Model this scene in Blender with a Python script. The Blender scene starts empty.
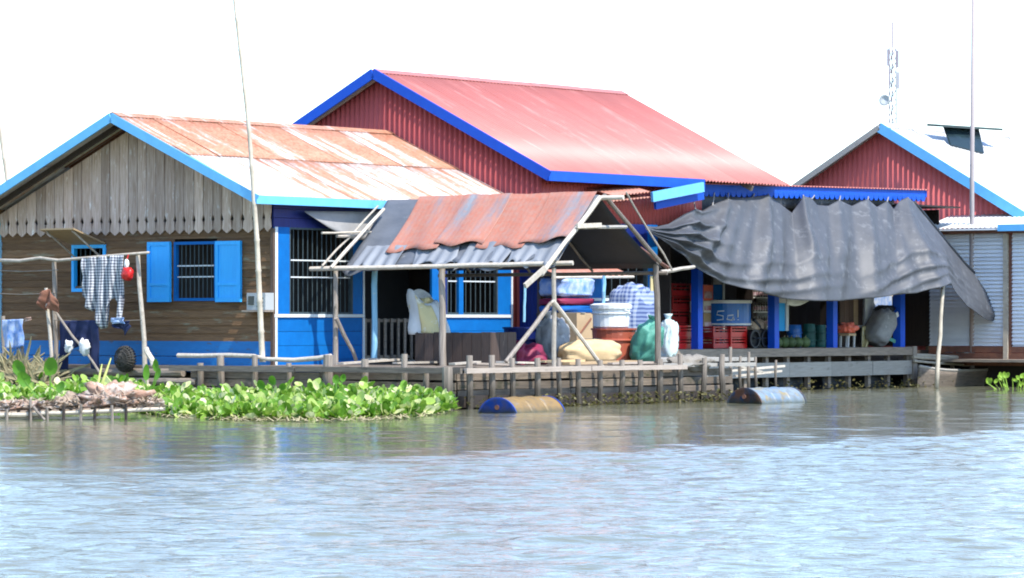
import bpy, math, random
import numpy as np
from mathutils import Vector, noise
R = math.radians
random.seed(11)
scn = bpy.context.scene
col = scn.collection

# ------------------------------------------------------------------ camera
F_PX, CXP, HYP, EYE = 3520.0, 512.0, 322.0, 1.26      # focal length in pixels, centre column, horizon row, eye height
cd = bpy.data.cameras.new('camera'); cam = bpy.data.objects.new('camera', cd); col.objects.link(cam)
cam.location = (0, 0, EYE); cam.rotation_euler = (R(90), 0, 0)
cd.sensor_width = 36; cd.lens = F_PX / 1024 * 36
cd.shift_y = (HYP - 289) / 1024
cd.clip_start = 0.5; cd.clip_end = 20000
scn.camera = cam

# ------------------------------------------------------------------ light
SUN_AZ, SUN_EL = 42, 57            # degrees to the right of straight behind the camera, degrees above the horizon
sd = Vector((math.sin(R(SUN_AZ)) * math.cos(R(SUN_EL)), -math.cos(R(SUN_AZ)) * math.cos(R(SUN_EL)), math.sin(R(SUN_EL))))
world = bpy.data.worlds.new('World'); scn.world = world; world.use_nodes = True
wn = world.node_tree; wn.nodes.clear()
sky = wn.nodes.new('ShaderNodeTexSky'); sky.sky_type = 'NISHITA'; sky.sun_disc = False
sky.sun_elevation = R(SUN_EL); sky.sun_rotation = math.atan2(sd.x, sd.y)
sky.air_density = 1.0; sky.dust_density = 0.3; sky.ozone_density = 3.5
bgn = wn.nodes.new('ShaderNodeBackground'); bgn.inputs[1].default_value = 0.15
wo = wn.nodes.new('ShaderNodeOutputWorld')
wn.links.new(sky.outputs[0], bgn.inputs[0]); wn.links.new(bgn.outputs[0], wo.inputs[0])
sl = bpy.data.lights.new('sun', 'SUN'); sun = bpy.data.objects.new('sun', sl); col.objects.link(sun)
sl.energy = 2.8; sl.angle = R(0.6); sl.color = (1.0, 0.95, 0.87)
sun.rotation_euler = (-sd).to_track_quat('-Z', 'Y').to_euler()
scn.view_settings.view_transform = 'Standard'; scn.view_settings.look = 'None'
scn.view_settings.gamma = 1; scn.view_settings.exposure = 1.5
scn.view_settings.use_curve_mapping = False
scn.cycles.use_denoising = True
scn.cycles.max_bounces = 6; scn.cycles.glossy_bounces = 3; scn.cycles.transmission_bounces = 4
scn.cycles.caustics_reflective = False; scn.cycles.caustics_refractive = False
scn.render.film_transparent = False
scn.cycles.filter_width = 1.9

# ------------------------------------------------------------------ the village frame
# t runs along the gable fronts towards the near right, s along the ridges into the distance, z up from the water.
ANG = R(37.5); CA, SA = math.cos(ANG), math.sin(ANG)
C1X, C1Y = (273 - 512) / F_PX * 54, 54.0
def Vw(t, s, z=0): return Vector((C1X + CA * t + SA * s, C1Y - SA * t + CA * s, z))
def S(px, t):
    r = (px - CXP) / F_PX
    return (r * (C1Y - SA * t) - C1X - CA * t) / (SA - r * CA)
def T(px, s):
    r = (px - CXP) / F_PX
    return (r * (C1Y + CA * s) - C1X - SA * s) / (CA + r * SA)
def Z(py, t, s): return EYE + (HYP - py) * (C1Y - SA * t + CA * s) / F_PX
def PT(px, py, t): s = S(px, t); return (t, s, Z(py, t, s))
def PS(px, py, s): t = T(px, s); return (t, s, Z(py, t, s))
def inv(x, y):                      # world -> village
    dx, dy = x - C1X, y - C1Y
    return (CA * dx - SA * dy, SA * dx + CA * dy)

# ------------------------------------------------------------------ object helpers
BASE = {}
def tag(o, label=None, cat=None, group=None, kind=None):
    if label: o['label'] = label
    if cat: o['category'] = cat
    if group: o['group'] = group
    if kind: o['kind'] = kind
    return o
def thing(name, label, cat, base=(0, 0, 0), group=None):
    o = bpy.data.objects.new(name, None); col.objects.link(o); o.empty_display_size = .1
    o.location = Vw(*base); o.rotation_euler = (0, 0, -ANG)
    BASE[o] = Vector(base)
    return tag(o, label, cat, group)

class MB:
    def __init__(self): self.v = []; self.f = []
    def add(self, vs, fs):
        n = len(self.v); self.v += [tuple(p) for p in vs]; self.f += [tuple(i + n for i in q) for q in fs]; return self
    def box(self, a, b):
        x0, x1 = sorted((a[0], b[0])); y0, y1 = sorted((a[1], b[1])); z0, z1 = sorted((a[2], b[2]))
        return self.add([(x0,y0,z0),(x1,y0,z0),(x1,y1,z0),(x0,y1,z0),(x0,y0,z1),(x1,y0,z1),(x1,y1,z1),(x0,y1,z1)],
                        [(3,2,1,0),(4,5,6,7),(0,1,5,4),(1,2,6,5),(2,3,7,6),(3,0,4,7)])
    def bar(self, p, q, w, h, up=(0, 0, 1), off=(0, 0, 0), seg=1, wob=0):
        p, q = Vector(p) + Vector(off), Vector(q) + Vector(off); d = (q - p)
        side = d.cross(Vector(up)); side.normalize(); u = side.cross(d).normalized()
        vs, fs = [], []
        for i in range(seg + 1):
            c = p + d * i / seg
            if wob and 0 < i < seg: c = c + side * random.uniform(-wob, wob) + u * random.uniform(-wob, wob)
            for a, b in ((-1, -1), (1, -1), (1, 1), (-1, 1)): vs.append(c + side * a * w / 2 + u * b * h / 2)
        for i in range(seg):
            o = i * 4
            for k in range(4): fs.append((o + k, o + (k + 1) % 4, o + 4 + (k + 1) % 4, o + 4 + k))
        fs += [(3, 2, 1, 0), tuple(seg * 4 + k for k in range(4))]
        return self.add(vs, fs)
    def tube(self, pts, rad, n=7, jit=0):
        pts = [Vector(p) for p in pts]; m = len(pts)
        if not isinstance(rad, (list, tuple)): rad = [rad] * m
        vs, fs = [], []
        for i, p in enumerate(pts):
            d = (pts[min(i + 1, m - 1)] - pts[max(i - 1, 0)]).normalized()
            ref = Vector((0, 0, 1)) if abs(d.z) < .9 else Vector((1, 0, 0))
            a = d.cross(ref).normalized(); b = a.cross(d)
            for k in range(n):
                g = 2 * math.pi * k / n; r = rad[i] * (1 + random.uniform(-jit, jit))
                vs.append(p + a * math.cos(g) * r + b * math.sin(g) * r)
        for i in range(m - 1):
            for k in range(n): fs.append((i*n + k, i*n + (k+1) % n, (i+1)*n + (k+1) % n, (i+1)*n + k))
        fs += [tuple(range(n - 1, -1, -1)), tuple((m - 1) * n + k for k in range(n))]
        return self.add(vs, fs)
    def lathe(self, prof, c, n=16, axis=(0, 0, 1), jit=0):
        q = Vector((0, 0, 1)).rotation_difference(Vector(axis)); c = Vector(c)
        vs, fs = [], []
        for r, z in prof:
            for k in range(n):
                g = 2 * math.pi * k / n; rr = r * (1 + random.uniform(-jit, jit))
                vs.append(c + q @ Vector((rr * math.cos(g), rr * math.sin(g), z)))
        m = len(prof)
        for i in range(m - 1):
            for k in range(n): fs.append((i*n + k, i*n + (k+1) % n, (i+1)*n + (k+1) % n, (i+1)*n + k))
        fs += [tuple(range(n - 1, -1, -1)), tuple((m - 1) * n + k for k in range(n))]
        return self.add(vs, fs)
    def grid(self, fn, nu, nv):
        vs = [fn(i / nu, j / nv) for j in range(nv + 1) for i in range(nu + 1)]
        fs = [(j*(nu+1)+i, j*(nu+1)+i+1, (j+1)*(nu+1)+i+1, (j+1)*(nu+1)+i) for j in range(nv) for i in range(nu)]
        return self.add(vs, fs)
    def sheet(self, P0, U, V, wl=.09, amp=.011, nv=2, spw=6, sag=0, ph=0):
        P0, U, V = Vector(P0), Vector(U), Vector(V); N = U.cross(V).normalized(); L = U.length
        if N.z < 0: N = -N
        n = max(2, int(L / wl * spw))
        return self.grid(lambda a, b: P0 + U*a + V*b + N*(amp*math.cos(2*math.pi*a*L/wl + ph) - sag*math.sin(math.pi*b)), n, nv)
    def prism(self, outline, fn, d0, d1):    # outline of 2-D points, fn(x, y, d) -> 3-D
        n = len(outline)
        vs = [fn(x, y, d0) for x, y in outline] + [fn(x, y, d1) for x, y in outline]
        fs = [tuple(range(n - 1, -1, -1)), tuple(range(n, 2 * n))] + [(i, (i + 1) % n, n + (i + 1) % n, n + i) for i in range(n)]
        return self.add(vs, fs)
    def blob(self, c, r, e=.7, nz=.06, nf=3.0, nu=18, nv=12, seed=0, rot=0, tilt=0, flat=.0):
        c = Vector(c); cr, sr = math.cos(rot), math.sin(rot); ct, st = math.cos(tilt), math.sin(tilt)
        def pw(x): return math.copysign(abs(x) ** e, x)
        vs, fs = [], []
        for j in range(nv + 1):
            ph = -math.pi / 2 + math.pi * j / nv
            for i in range(nu):
                th = 2 * math.pi * i / nu
                d = Vector((pw(math.cos(ph)) * pw(math.cos(th)), pw(math.cos(ph)) * pw(math.sin(th)), pw(math.sin(ph))))
                k = 1 + nz * noise.noise(d * nf + Vector((seed * 7.3, seed, 0))) * 2 + nz * .6 * noise.noise(d * nf * 2.6 + Vector((seed, 3, 9))) - nz * .9 * abs(noise.noise(Vector((d.x * 4.5, d.y * 4.5, d.z * 1.8)) + Vector((seed * 2.1, 5, 1))))
                p = Vector((d.x * r[0] * k, d.y * r[1] * k, d.z * r[2] * k))
                if flat and p.z < -flat * r[2]: p.z = -flat * r[2]
                p = Vector((p.x * ct + p.z * st, p.y, -p.x * st + p.z * ct))
                vs.append(c + Vector((p.x * cr - p.y * sr, p.x * sr + p.y * cr, p.z)))
        for j in range(nv):
            for i in range(nu): fs.append((j*nu + i, j*nu + (i+1) % nu, (j+1)*nu + (i+1) % nu, (j+1)*nu + i))
        return self.add(vs, fs)
    def build(self, name, m, parent=None, smooth=False, solid=0, color=None, label=None, base=None, world=False):
        me = bpy.data.meshes.new(name)
        b = Vector((0, 0, 0))
        if parent is not None: b = BASE[parent]
        elif base is not None: b = Vector(base)
        me.from_pydata([(p[0] - b.x, p[1] - b.y, p[2] - b.z) for p in self.v], [], self.f)
        if smooth: me.polygons.foreach_set('use_smooth', [True] * len(me.polygons))
        me.materials.append(M[m]); me.update()
        o = bpy.data.objects.new(name, me); col.objects.link(o)
        BASE[o] = b
        if parent is not None: o.parent = parent
        elif not world: o.location = Vw(*b); o.rotation_euler = (0, 0, -ANG)
        if solid:
            md = o.modifiers.new('thick', 'SOLIDIFY'); md.thickness = solid; md.offset = 0
        if color is not None: o.color = color
        if label: o['label'] = label
        return o
def ridge_cap(rt, s0, s1, rz, sl, m, parent, w=.16):
    k = max(2, int((s1 - s0) / 1.4))
    for i in range(k):
        a, b = s0 + (s1 - s0) * i / k, s0 + (s1 - s0) * (i + 1) / k + .03; z = rz + .022 + (.004 if i % 2 else 0)
        MB().add([(rt - w, a, z - w * sl), (rt, a, z), (rt + w, a, z - w * sl), (rt - w, b, z - w * sl), (rt, b, z), (rt + w, b, z - w * sl)], [(0, 1, 4, 3), (1, 2, 5, 4)]).build('ridge_cap', m, parent, solid=.004, color=(.8, 0, 0, 1))
def box(a, b): return MB().box(a, b)
def bar(p, q, w, h, **k): return MB().bar(p, q, w, h, **k)
def tube(pts, rad, **k): return MB().tube(pts, rad, **k)
def stick(p, q, r0, r1=None, n=7, seg=5, wob=.012):       # a slightly crooked pole
    p, q = Vector(p), Vector(q); r1 = r0 if r1 is None else r1; pts = []
    for i in range(seg + 1):
        f = i / seg; c = p.lerp(q, f)
        if 0 < i < seg: c += Vector((random.uniform(-wob, wob), random.uniform(-wob, wob), random.uniform(-wob, wob) * .5))
        pts.append(c)
    return MB().tube(pts, [r0 + (r1 - r0) * i / seg for i in range(seg + 1)], n=n, jit=.05)

def lin(kn, x):
    for (a, b), (c, d) in zip(kn, kn[1:]):
        if x <= c:
            f = (x - a) / (c - a); return b + (d - b) * f
    return kn[-1][1]

# ------------------------------------------------------------------ materials
M = {}
def nt(name):
    m = bpy.data.materials.new(name); m.use_nodes = True; t = m.node_tree; t.nodes.clear(); M[name] = m
    o = t.nodes.new('ShaderNodeOutputMaterial'); p = t.nodes.new('ShaderNodeBsdfPrincipled')
    t.links.new(p.outputs[0], o.inputs[0])
    return t, p, o
def coords(t, stretch=(1, 1, 1), rnd=True):
    tc = t.nodes.new('ShaderNodeTexCoord'); mp = t.nodes.new('ShaderNodeMapping'); mp.inputs['Scale'].default_value = stretch
    t.links.new(tc.outputs['Object'], mp.inputs['Vector'])
    oi = t.nodes.new('ShaderNodeObjectInfo')
    if rnd:
        ml = t.nodes.new('ShaderNodeMath'); ml.operation = 'MULTIPLY'; ml.inputs[1].default_value = 61.7
        t.links.new(oi.outputs['Random'], ml.inputs[0]); cb = t.nodes.new('ShaderNodeCombineXYZ')
        for k in range(3): t.links.new(ml.outputs[0], cb.inputs[k])
        t.links.new(cb.outputs[0], mp.inputs['Location'])
    return mp.outputs[0], oi
def tnoise(t, vec, scale, detail=4, rough=.6):
    n = t.nodes.new('ShaderNodeTexNoise'); n.inputs['Scale'].default_value = scale; n.inputs['Detail'].default_value = detail
    n.inputs['Roughness'].default_value = rough; t.links.new(vec, n.inputs['Vector']); return n.outputs[0]
def ramp(t, fac, stops):
    r = t.nodes.new('ShaderNodeValToRGB'); e = r.color_ramp.elements
    while len(e) < len(stops): e.new(.5)
    for k, (p, c) in enumerate(stops): e[k].position = p; e[k].color = (c[0], c[1], c[2], 1) if hasattr(c, '__len__') else (c, c, c, 1)
    t.links.new(fac, r.inputs[0]); return r.outputs[0]
def mixc(t, fac, a, b):
    m = t.nodes.new('ShaderNodeMix'); m.data_type = 'RGBA'
    for s_, v in ((0, fac), (6, a), (7, b)):
        if hasattr(v, 'is_linked'): t.links.new(v, m.inputs[s_])
        elif hasattr(v, '__len__'): m.inputs[s_].default_value = (v[0], v[1], v[2], 1)
        else: m.inputs[s_].default_value = v
    return m.outputs[2]
def mth(t, op, a, b=None, clamp=False):
    m = t.nodes.new('ShaderNodeMath'); m.operation = op; m.use_clamp = clamp
    for k, v in enumerate((a, b)):
        if v is None: continue
        if hasattr(v, 'is_linked'): t.links.new(v, m.inputs[k])
        else: m.inputs[k].default_value = v
    return m.outputs[0]
def bump(t, p, h, st, dist=.01):
    b = t.nodes.new('ShaderNodeBump'); b.inputs['Strength'].default_value = st; b.inputs['Distance'].default_value = dist
    t.links.new(h, b.inputs['Height']); t.links.new(b.outputs[0], p.inputs['Normal'])
def mat(name, c1, c2=None, ns=4, stretch=(1, 1, 1), rough=.65, var=.2, wear=None, wamt=.45, wsc=6, wstretch=(1, 1, 1), bst=.25, bsc=30, spec=.4, metal=0, trans=0, bstretch=None):
    """two-tone noise, a per-piece brightness shift, worn patches of a second colour, fine relief"""
    t, p, o = nt(name)
    c2 = c2 or tuple(x * .75 for x in c1)
    v, oi = coords(t, stretch)
    base = mixc(t, ramp(t, tnoise(t, v, ns), [(.3, 0), (.7, 1)]), c1, c2)
    if wear:
        v2, _ = coords(t, wstretch)
        base = mixc(t, ramp(t, tnoise(t, v2, wsc, 6, .65), [(wamt, 0), (wamt + .1, 1)]), base, wear)
    hs = t.nodes.new('ShaderNodeHueSaturation'); t.links.new(base, hs.inputs['Color'])
    t.links.new(mth(t, 'ADD', mth(t, 'MULTIPLY', oi.outputs['Random'], 2 * var), 1 - var), hs.inputs['Value'])
    t.links.new(hs.outputs[0], p.inputs['Base Color'])
    p.inputs['Roughness'].default_value = rough; p.inputs['Specular IOR Level'].default_value = spec; p.inputs['Metallic'].default_value = metal
    if bst:
        v3, _ = coords(t, bstretch or stretch); bump(t, p, tnoise(t, v3, bsc, 3), bst)
    if trans:
        tr = t.nodes.new('ShaderNodeBsdfTranslucent'); t.links.new(hs.outputs[0], tr.inputs[0])
        mx = t.nodes.new('ShaderNodeMixShader'); mx.inputs[0].default_value = trans
        t.links.new(p.outputs[0], mx.inputs[1]); t.links.new(tr.outputs[0], mx.inputs[2]); t.links.new(mx.outputs[0], o.inputs[0])
    return M[name]

LV, LS, LZ = (1, 14, 14), (14, 1, 14), (14, 14, 1)       # grain along t, s or z
mat('wood_grey_z', (.58,.465,.39), (.34,.235,.175), 3, LZ, spec=.15, var=.26, wear=(.68,.64,.60), wamt=.60, wsc=3, wstretch=(5,5,1.4), bst=.5, bsc=8)
mat('wood_brown_t', (.20,.115,.058), (.115,.066,.036), 3, LV, spec=.12, var=.25, wear=(.20,.17,.11), wamt=.57, wsc=1.6, wstretch=(1,5,5), bst=.5, bsc=8)
mat('wood_brown_z', (.13,.08,.055), (.07,.045,.035), 3, LZ, var=.3, bst=.5, bsc=8)
mat('wood_weathered_t', (.26,.215,.17), (.14,.115,.095), 3, LV, var=.3, wear=(.10,.085,.07), wamt=.58, wsc=2, wstretch=(1,4,4), bst=.5, bsc=8)
mat('wood_weathered_s', (.24,.195,.155), (.13,.105,.085), 3, LS, var=.3, wear=(.10,.085,.07), wamt=.58, wsc=2, wstretch=(4,1,4), bst=.5, bsc=8)
mat('wood_post', (.30,.26,.22), (.17,.14,.115), 3, LZ, var=.3, wear=(.09,.08,.06), wamt=.60, wsc=3, wstretch=(3,3,1), bst=.5, bsc=8)
mat('wood_pale_grey', (.34,.32,.29), (.26,.245,.22), 3, LS, var=.12, wear=(.17,.155,.13), wamt=.6, wsc=3, wstretch=(3,1,3), bst=.4, bsc=8)
t, p, o = nt('wood_dock_post')
v, oi = coords(t, LZ); tcz = t.nodes.new('ShaderNodeTexCoord'); sz = t.nodes.new('ShaderNodeSeparateXYZ'); t.links.new(tcz.outputs['Object'], sz.inputs[0])
c0 = mixc(t, ramp(t, tnoise(t, v, 3), [(.3, 0), (.7, 1)]), (.34,.285,.235), (.19,.155,.125))
wet = mth(t, 'SUBTRACT', 1.95, mth(t, 'MULTIPLY', mth(t, 'ADD', sz.outputs[2], mth(t, 'MULTIPLY', tnoise(t, v, 2), .25)), 2.6), True)
t.links.new(mixc(t, wet, c0, (.055,.045,.032)), p.inputs['Base Color']); p.inputs['Roughness'].default_value = .7     # tide-stained, algae-dark foot
bump(t, p, tnoise(t, v, 8, 3), .5)
mat('pole_pale', (.50,.45,.38), (.36,.31,.25), 3, (5,5,5), var=.2, bst=.3, bsc=20)
mat('wood_skirt_t', (.20,.155,.115), (.10,.08,.06), 3, LV, var=.3, wear=(.06,.055,.03), wamt=.55, wsc=2, wstretch=(1,4,4), bst=.5, bsc=8)
mat('wood_skirt_s', (.20,.155,.115), (.10,.08,.06), 3, LS, var=.3, wear=(.06,.055,.03), wamt=.55, wsc=2, wstretch=(4,1,4), bst=.5, bsc=8)
mat('wood_rail', (.44,.37,.31), (.32,.265,.22), 3, LS, var=.12, wear=(.16,.13,.10), wamt=.62, wsc=3, wstretch=(4,1.2,4), bst=.5, bsc=8)
mat('bamboo', (.52,.46,.36), (.38,.33,.26), 4, (2,2,2), var=.12, bst=.15, bsc=20, rough=.5)
mat('wood_box', (.085,.055,.042), (.045,.03,.025), 3, LZ, var=.3, wear=(.14,.11,.09), wamt=.62, wsc=3, wstretch=(4,4,1), bst=.6, bsc=8)
mat('wood_dark', (.05,.037,.03), (.03,.022,.018), 3, LZ, var=.3, bst=.4, bsc=8)
mat('blue_light', (.15,.48,.80), (.12,.42,.74), 3, (2,2,2), var=.05, wear=(.32,.50,.66), wamt=.68, wsc=9, bst=.15, bsc=25, rough=.5)
mat('blue_shutter', (.03,.44,.93), (.025,.37,.86), 3, LZ, var=.06, wear=(.09,.34,.66), wamt=.70, wsc=8, bst=.2, bsc=14, rough=.5)
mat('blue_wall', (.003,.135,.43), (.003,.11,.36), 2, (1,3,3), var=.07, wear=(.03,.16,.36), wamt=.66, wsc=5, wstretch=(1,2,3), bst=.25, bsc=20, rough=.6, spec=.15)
mat('blue_base', (.012,.20,.52), (.01,.14,.38), 2, (1,3,3), var=.1, wear=(.07,.10,.14), wamt=.58, wsc=4, wstretch=(1,3,4), bst=.3, bsc=20, rough=.6)
mat('blue_royal', (.008,.085,.50), (.008,.07,.44), 3, (2,2,2), var=.05, wear=(.05,.13,.46), wamt=.70, wsc=8, bst=.12, bsc=20, rough=.55, spec=.2)
mat('blue_royal_lit', (.008,.10,.68), (.008,.085,.60), 3, (2,2,2), var=.05, wear=(.05,.20,.60), wamt=.66, wsc=7, wstretch=(2,2,.6), bst=.12, bsc=20, rough=.5)  # same royal paint, lightened in colour to offset shade on the posts
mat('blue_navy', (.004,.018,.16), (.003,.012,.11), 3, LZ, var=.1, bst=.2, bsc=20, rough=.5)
mat('blue_pale', (.26,.50,.66), (.20,.42,.58), 3, LZ, var=.1, wear=(.45,.52,.52), wamt=.6, wsc=8, bst=.2)
mat('trim_white', (.66,.69,.69), (.55,.59,.60), 4, (3,3,3), var=.08, wear=(.26,.27,.27), wamt=.66, wsc=8, bst=.2)
mat('white_paint', (.86,.86,.85), (.80,.80,.79), 4, (3,3,3), var=.04, wear=(.62,.6,.57), wamt=.68, wsc=6, bst=.15)
mat('bar_metal', (.05,.075,.085), (.03,.05,.06), 4, (3,3,3), var=.1, bst=.1)
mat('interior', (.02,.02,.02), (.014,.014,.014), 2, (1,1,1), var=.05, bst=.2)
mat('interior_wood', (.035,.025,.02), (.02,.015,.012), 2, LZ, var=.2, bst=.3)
mat('red_wall', (.42,.085,.08), (.36,.072,.068), 1.6, (1,1,.6), var=.04, wear=(.44,.11,.10), wamt=.66, wsc=2.5, wstretch=(3,3,.7), bst=.05, rough=.5)
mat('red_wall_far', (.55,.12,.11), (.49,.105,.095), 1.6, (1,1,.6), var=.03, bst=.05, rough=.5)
mat('red_roof', (.47,.16,.135), (.41,.135,.115), .9, (1,3,1), var=.07, wear=(.53,.215,.185), wamt=.56, wsc=1.2, wstretch=(.5,3,.5), bst=.05, rough=.45)
mat('white_roof', (.74,.74,.73), (.66,.66,.65), 2, (1,3,1), var=.06, wear=(.52,.46,.42), wamt=.70, wsc=2, wstretch=(.6,3,.6), bst=.05, rough=.5)
mat('steel_sheet', (.84,.86,.88), (.74,.77,.80), 2, (1,1,3), var=.06, wear=(.30,.29,.29), wamt=.68, wsc=3, bst=.08, rough=.5, metal=.1)
mat('rust_dark', (.20,.085,.05), (.12,.055,.04), 4, (2,2,2), var=.2, bst=.3)
mat('tarp', (.070,.074,.084), (.052,.056,.064), 3, (1,1,1), var=.0, wear=(.105,.11,.12), wamt=.55, wsc=5, bst=.55, bsc=5, rough=.56, spec=.5)
mat('tarp_shelter', (.125,.135,.155), (.09,.10,.118), 3, (1,2,2), var=.06, wear=(.20,.21,.225), wamt=.60, wsc=5, bst=.3, bsc=12, rough=.5)
mat('cloth_grey', (.30,.29,.28), (.24,.235,.23), 4, var=.05, bst=.2, bsc=20)
mat('cloth_navy', (.010,.020,.075), (.007,.013,.05), 4, var=.1, bst=.25, bsc=20, rough=.85)
mat('cloth_white', (.72,.71,.70), (.6,.6,.6), 4, var=.05, bst=.25, bsc=18, rough=.85)
mat('cloth_brown', (.27,.115,.07), (.19,.085,.055), 5, var=.1, bst=.4, bsc=18, rough=.9)
mat('cloth_magenta', (.24,.012,.055), (.17,.01,.04), 5, var=.1, bst=.3, bsc=15, rough=.6)
mat('cloth_blueprint', (.07,.20,.52), (.45,.50,.58), 9, var=.05, bst=.2, bsc=20, rough=.8)
mat('plastic_red', (.62,.02,.018), (.5,.016,.015), 4, var=.15, bst=.05, rough=.35)
mat('plastic_crate', (.42,.022,.030), (.33,.018,.025), 4, var=.3, bst=.05, rough=.4)
mat('plastic_rust', (.40,.095,.05), (.30,.07,.04), 3, var=.1, wear=(.5,.19,.13), wamt=.6, wsc=5, bst=.1, rough=.5)
mat('plastic_white', (.70,.72,.72), (.6,.63,.64), 3, var=.05, wear=(.42,.44,.44), wamt=.66, wsc=6, bst=.1, rough=.4)
mat('plastic_blue', (.008,.12,.42), (.007,.09,.33), 3, var=.1, bst=.06, rough=.35)
mat('plastic_teal', (.02,.14,.13), (.015,.11,.10), 3, var=.15, bst=.1, rough=.45)
mat('plastic_dark', (.018,.022,.03), (.012,.015,.02), 3, var=.2, bst=.1, rough=.5)
mat('sack_white', (.66,.67,.66), (.54,.55,.54), 4, var=.05, wear=(.42,.41,.38), wamt=.62, wsc=6, bst=.4, bsc=14, rough=.7)
mat('sack_yellow', (.60,.50,.24), (.5,.43,.24), 4, var=.05, wear=(.62,.60,.5), wamt=.55, wsc=5, bst=.35, bsc=12, rough=.7)
mat('sack_beige', (.60,.44,.24), (.52,.37,.2), 4, var=.05, wear=(.64,.54,.38), wamt=.6, wsc=5, bst=.35, bsc=12, rough=.7)
mat('sack_grey', (.34,.34,.34), (.22,.22,.23), 6, var=.1, wear=(.5,.5,.5), wamt=.62, wsc=6, bst=.4, bsc=14, rough=.6)
mat('sack_green', (.08,.30,.22), (.055,.22,.17), 4, var=.1, wear=(.3,.45,.38), wamt=.66, wsc=6, bst=.35, bsc=14, rough=.6)
mat('bag_clear', (.55,.66,.64), (.45,.58,.57), 6, var=.05, wear=(.75,.78,.78), wamt=.58, wsc=9, bst=.5, bsc=14, rough=.3)
mat('orange_bag', (.72,.16,.09), (.62,.12,.07), 7, var=.05, wear=(.75,.5,.42), wamt=.6, wsc=8, bst=.4, bsc=14, rough=.5)
mat('carton', (.42,.30,.17), (.34,.24,.14), 4, var=.15, bst=.2)
mat('carton_white', (.60,.59,.56), (.5,.5,.48), 4, var=.1, bst=.15)
mat('melon', (.09,.14,.045), (.05,.08,.03), 8, var=.3, bst=.2)
mat('glass_bottle', (.07,.045,.03), (.18,.17,.16), 6, var=.6, bst=0, rough=.2)
mat('label_mix', (.45,.43,.45), (.28,.03,.05), 7, var=.5, bst=0, rough=.4)
mat('wire_basket', (.055,.05,.042), (.03,.028,.024), 5, var=.2, bst=.4)
mat('meter_grey', (.40,.42,.42), (.33,.35,.36), 4, var=.05, bst=.1)
mat('panel_dark', (.018,.035,.04), (.012,.024,.03), 4, var=.1, bst=0, rough=.25)
mat('pole_painted', (.36,.32,.31), (.30,.26,.26), 3, (2,2,1), var=.0, bst=.1)
mat('mast_paint', (.30,.27,.31), (.25,.23,.27), 4, var=.05, bst=0)
mat('mast_red', (.36,.22,.23), (.3,.2,.21), 4, var=.05, bst=0)
mat('dry_husk', (.36,.28,.21), (.25,.18,.13), 5, (3,3,3), var=.2, wear=(.44,.40,.34), wamt=.54, wsc=7, bst=.6, bsc=16, rough=.9)
mat('husk_pink', (.34,.20,.14), (.30,.20,.15), 5, var=.1, wear=(.42,.36,.31), wamt=.48, wsc=7, bst=.9, bsc=22, rough=.85)
mat('reed', (.42,.44,.14), (.34,.38,.10), 4, var=.1, bst=.1)
mat('dry_leaf', (.34,.30,.17), (.24,.20,.11), 5, var=.3, bst=.3, rough=.9)
mat('net_grey', (.26,.235,.20), (.16,.145,.125), 9, var=.2, bst=.7, bsc=25, rough=.9)

def rust_tin(name, zinc, zinc2, rusts, stretch, rough=.55):
    """galvanised sheet whose rust cover follows the sheet's own colour value (object colour red = amount)"""
    t, p, o = nt(name)
    v, oi = coords(t, stretch); vf, _ = coords(t, (2, 2, 2))
    sep = t.nodes.new('ShaderNodeSeparateColor'); t.links.new(oi.outputs['Color'], sep.inputs[0])
    n1 = tnoise(t, v, 1.5, 5, .62); n2 = tnoise(t, vf, 7, 4, .6)
    amt = mth(t, 'SUBTRACT', mth(t, 'ADD', mth(t, 'MULTIPLY', n1, 1.5), mth(t, 'MULTIPLY', sep.outputs[0], 1.15)), 1.25)
    f = mth(t, 'MULTIPLY', mth(t, 'ADD', amt, mth(t, 'MULTIPLY', mth(t, 'SUBTRACT', n2, .5), .5)), 3.2, True)
    rc = mixc(t, ramp(t, n2, [(.35, 0), (.65, 1)]), rusts[0], rusts[1])
    zc = mixc(t, ramp(t, tnoise(t, v, 2.2), [(.35, 0), (.65, 1)]), zinc, zinc2)
    t.links.new(mixc(t, f, zc, rc), p.inputs['Base Color'])
    p.inputs['Roughness'].default_value = rough; p.inputs['Specular IOR Level'].default_value = .35
    bump(t, p, n2, .15)
rust_tin('tin_rusty', (.66,.64,.62), (.56,.54,.52), ((.36,.135,.075), (.45,.235,.15)), (.5, 3.4, .5))
rust_tin('tin_orange', (.22,.235,.26), (.15,.165,.19), ((.36,.13,.085), (.33,.17,.13)), (2.2, .5, .5))

def check_mat(name, a, b, c, scale):
    t, p, o = nt(name)
    tc = t.nodes.new('ShaderNodeTexCoord'); w = []
    for k, dirn in enumerate(('X', 'Z')):
        wv = t.nodes.new('ShaderNodeTexWave'); wv.bands_direction = dirn; wv.inputs['Scale'].default_value = scale
        wv.inputs['Distortion'].default_value = 1.2; wv.inputs['Detail'].default_value = 1
        t.links.new(tc.outputs['Object'], wv.inputs['Vector']); w.append(ramp(t, wv.outputs['Fac'], [(.45, 0), (.6, 1)]))
    q = mixc(t, w[1], mixc(t, w[0], a, b), mixc(t, w[0], b, c))
    t.links.new(q, p.inputs['Base Color']); p.inputs['Roughness'].default_value = .85
    v, _ = coords(t); bump(t, p, tnoise(t, v, 14, 3), .3)
check_mat('cloth_check', (.62,.62,.62), (.25,.26,.30), (.05,.055,.08), 7)
check_mat('sack_check', (.30,.34,.42), (.17,.22,.34), (.05,.08,.2), 4.5)

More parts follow.
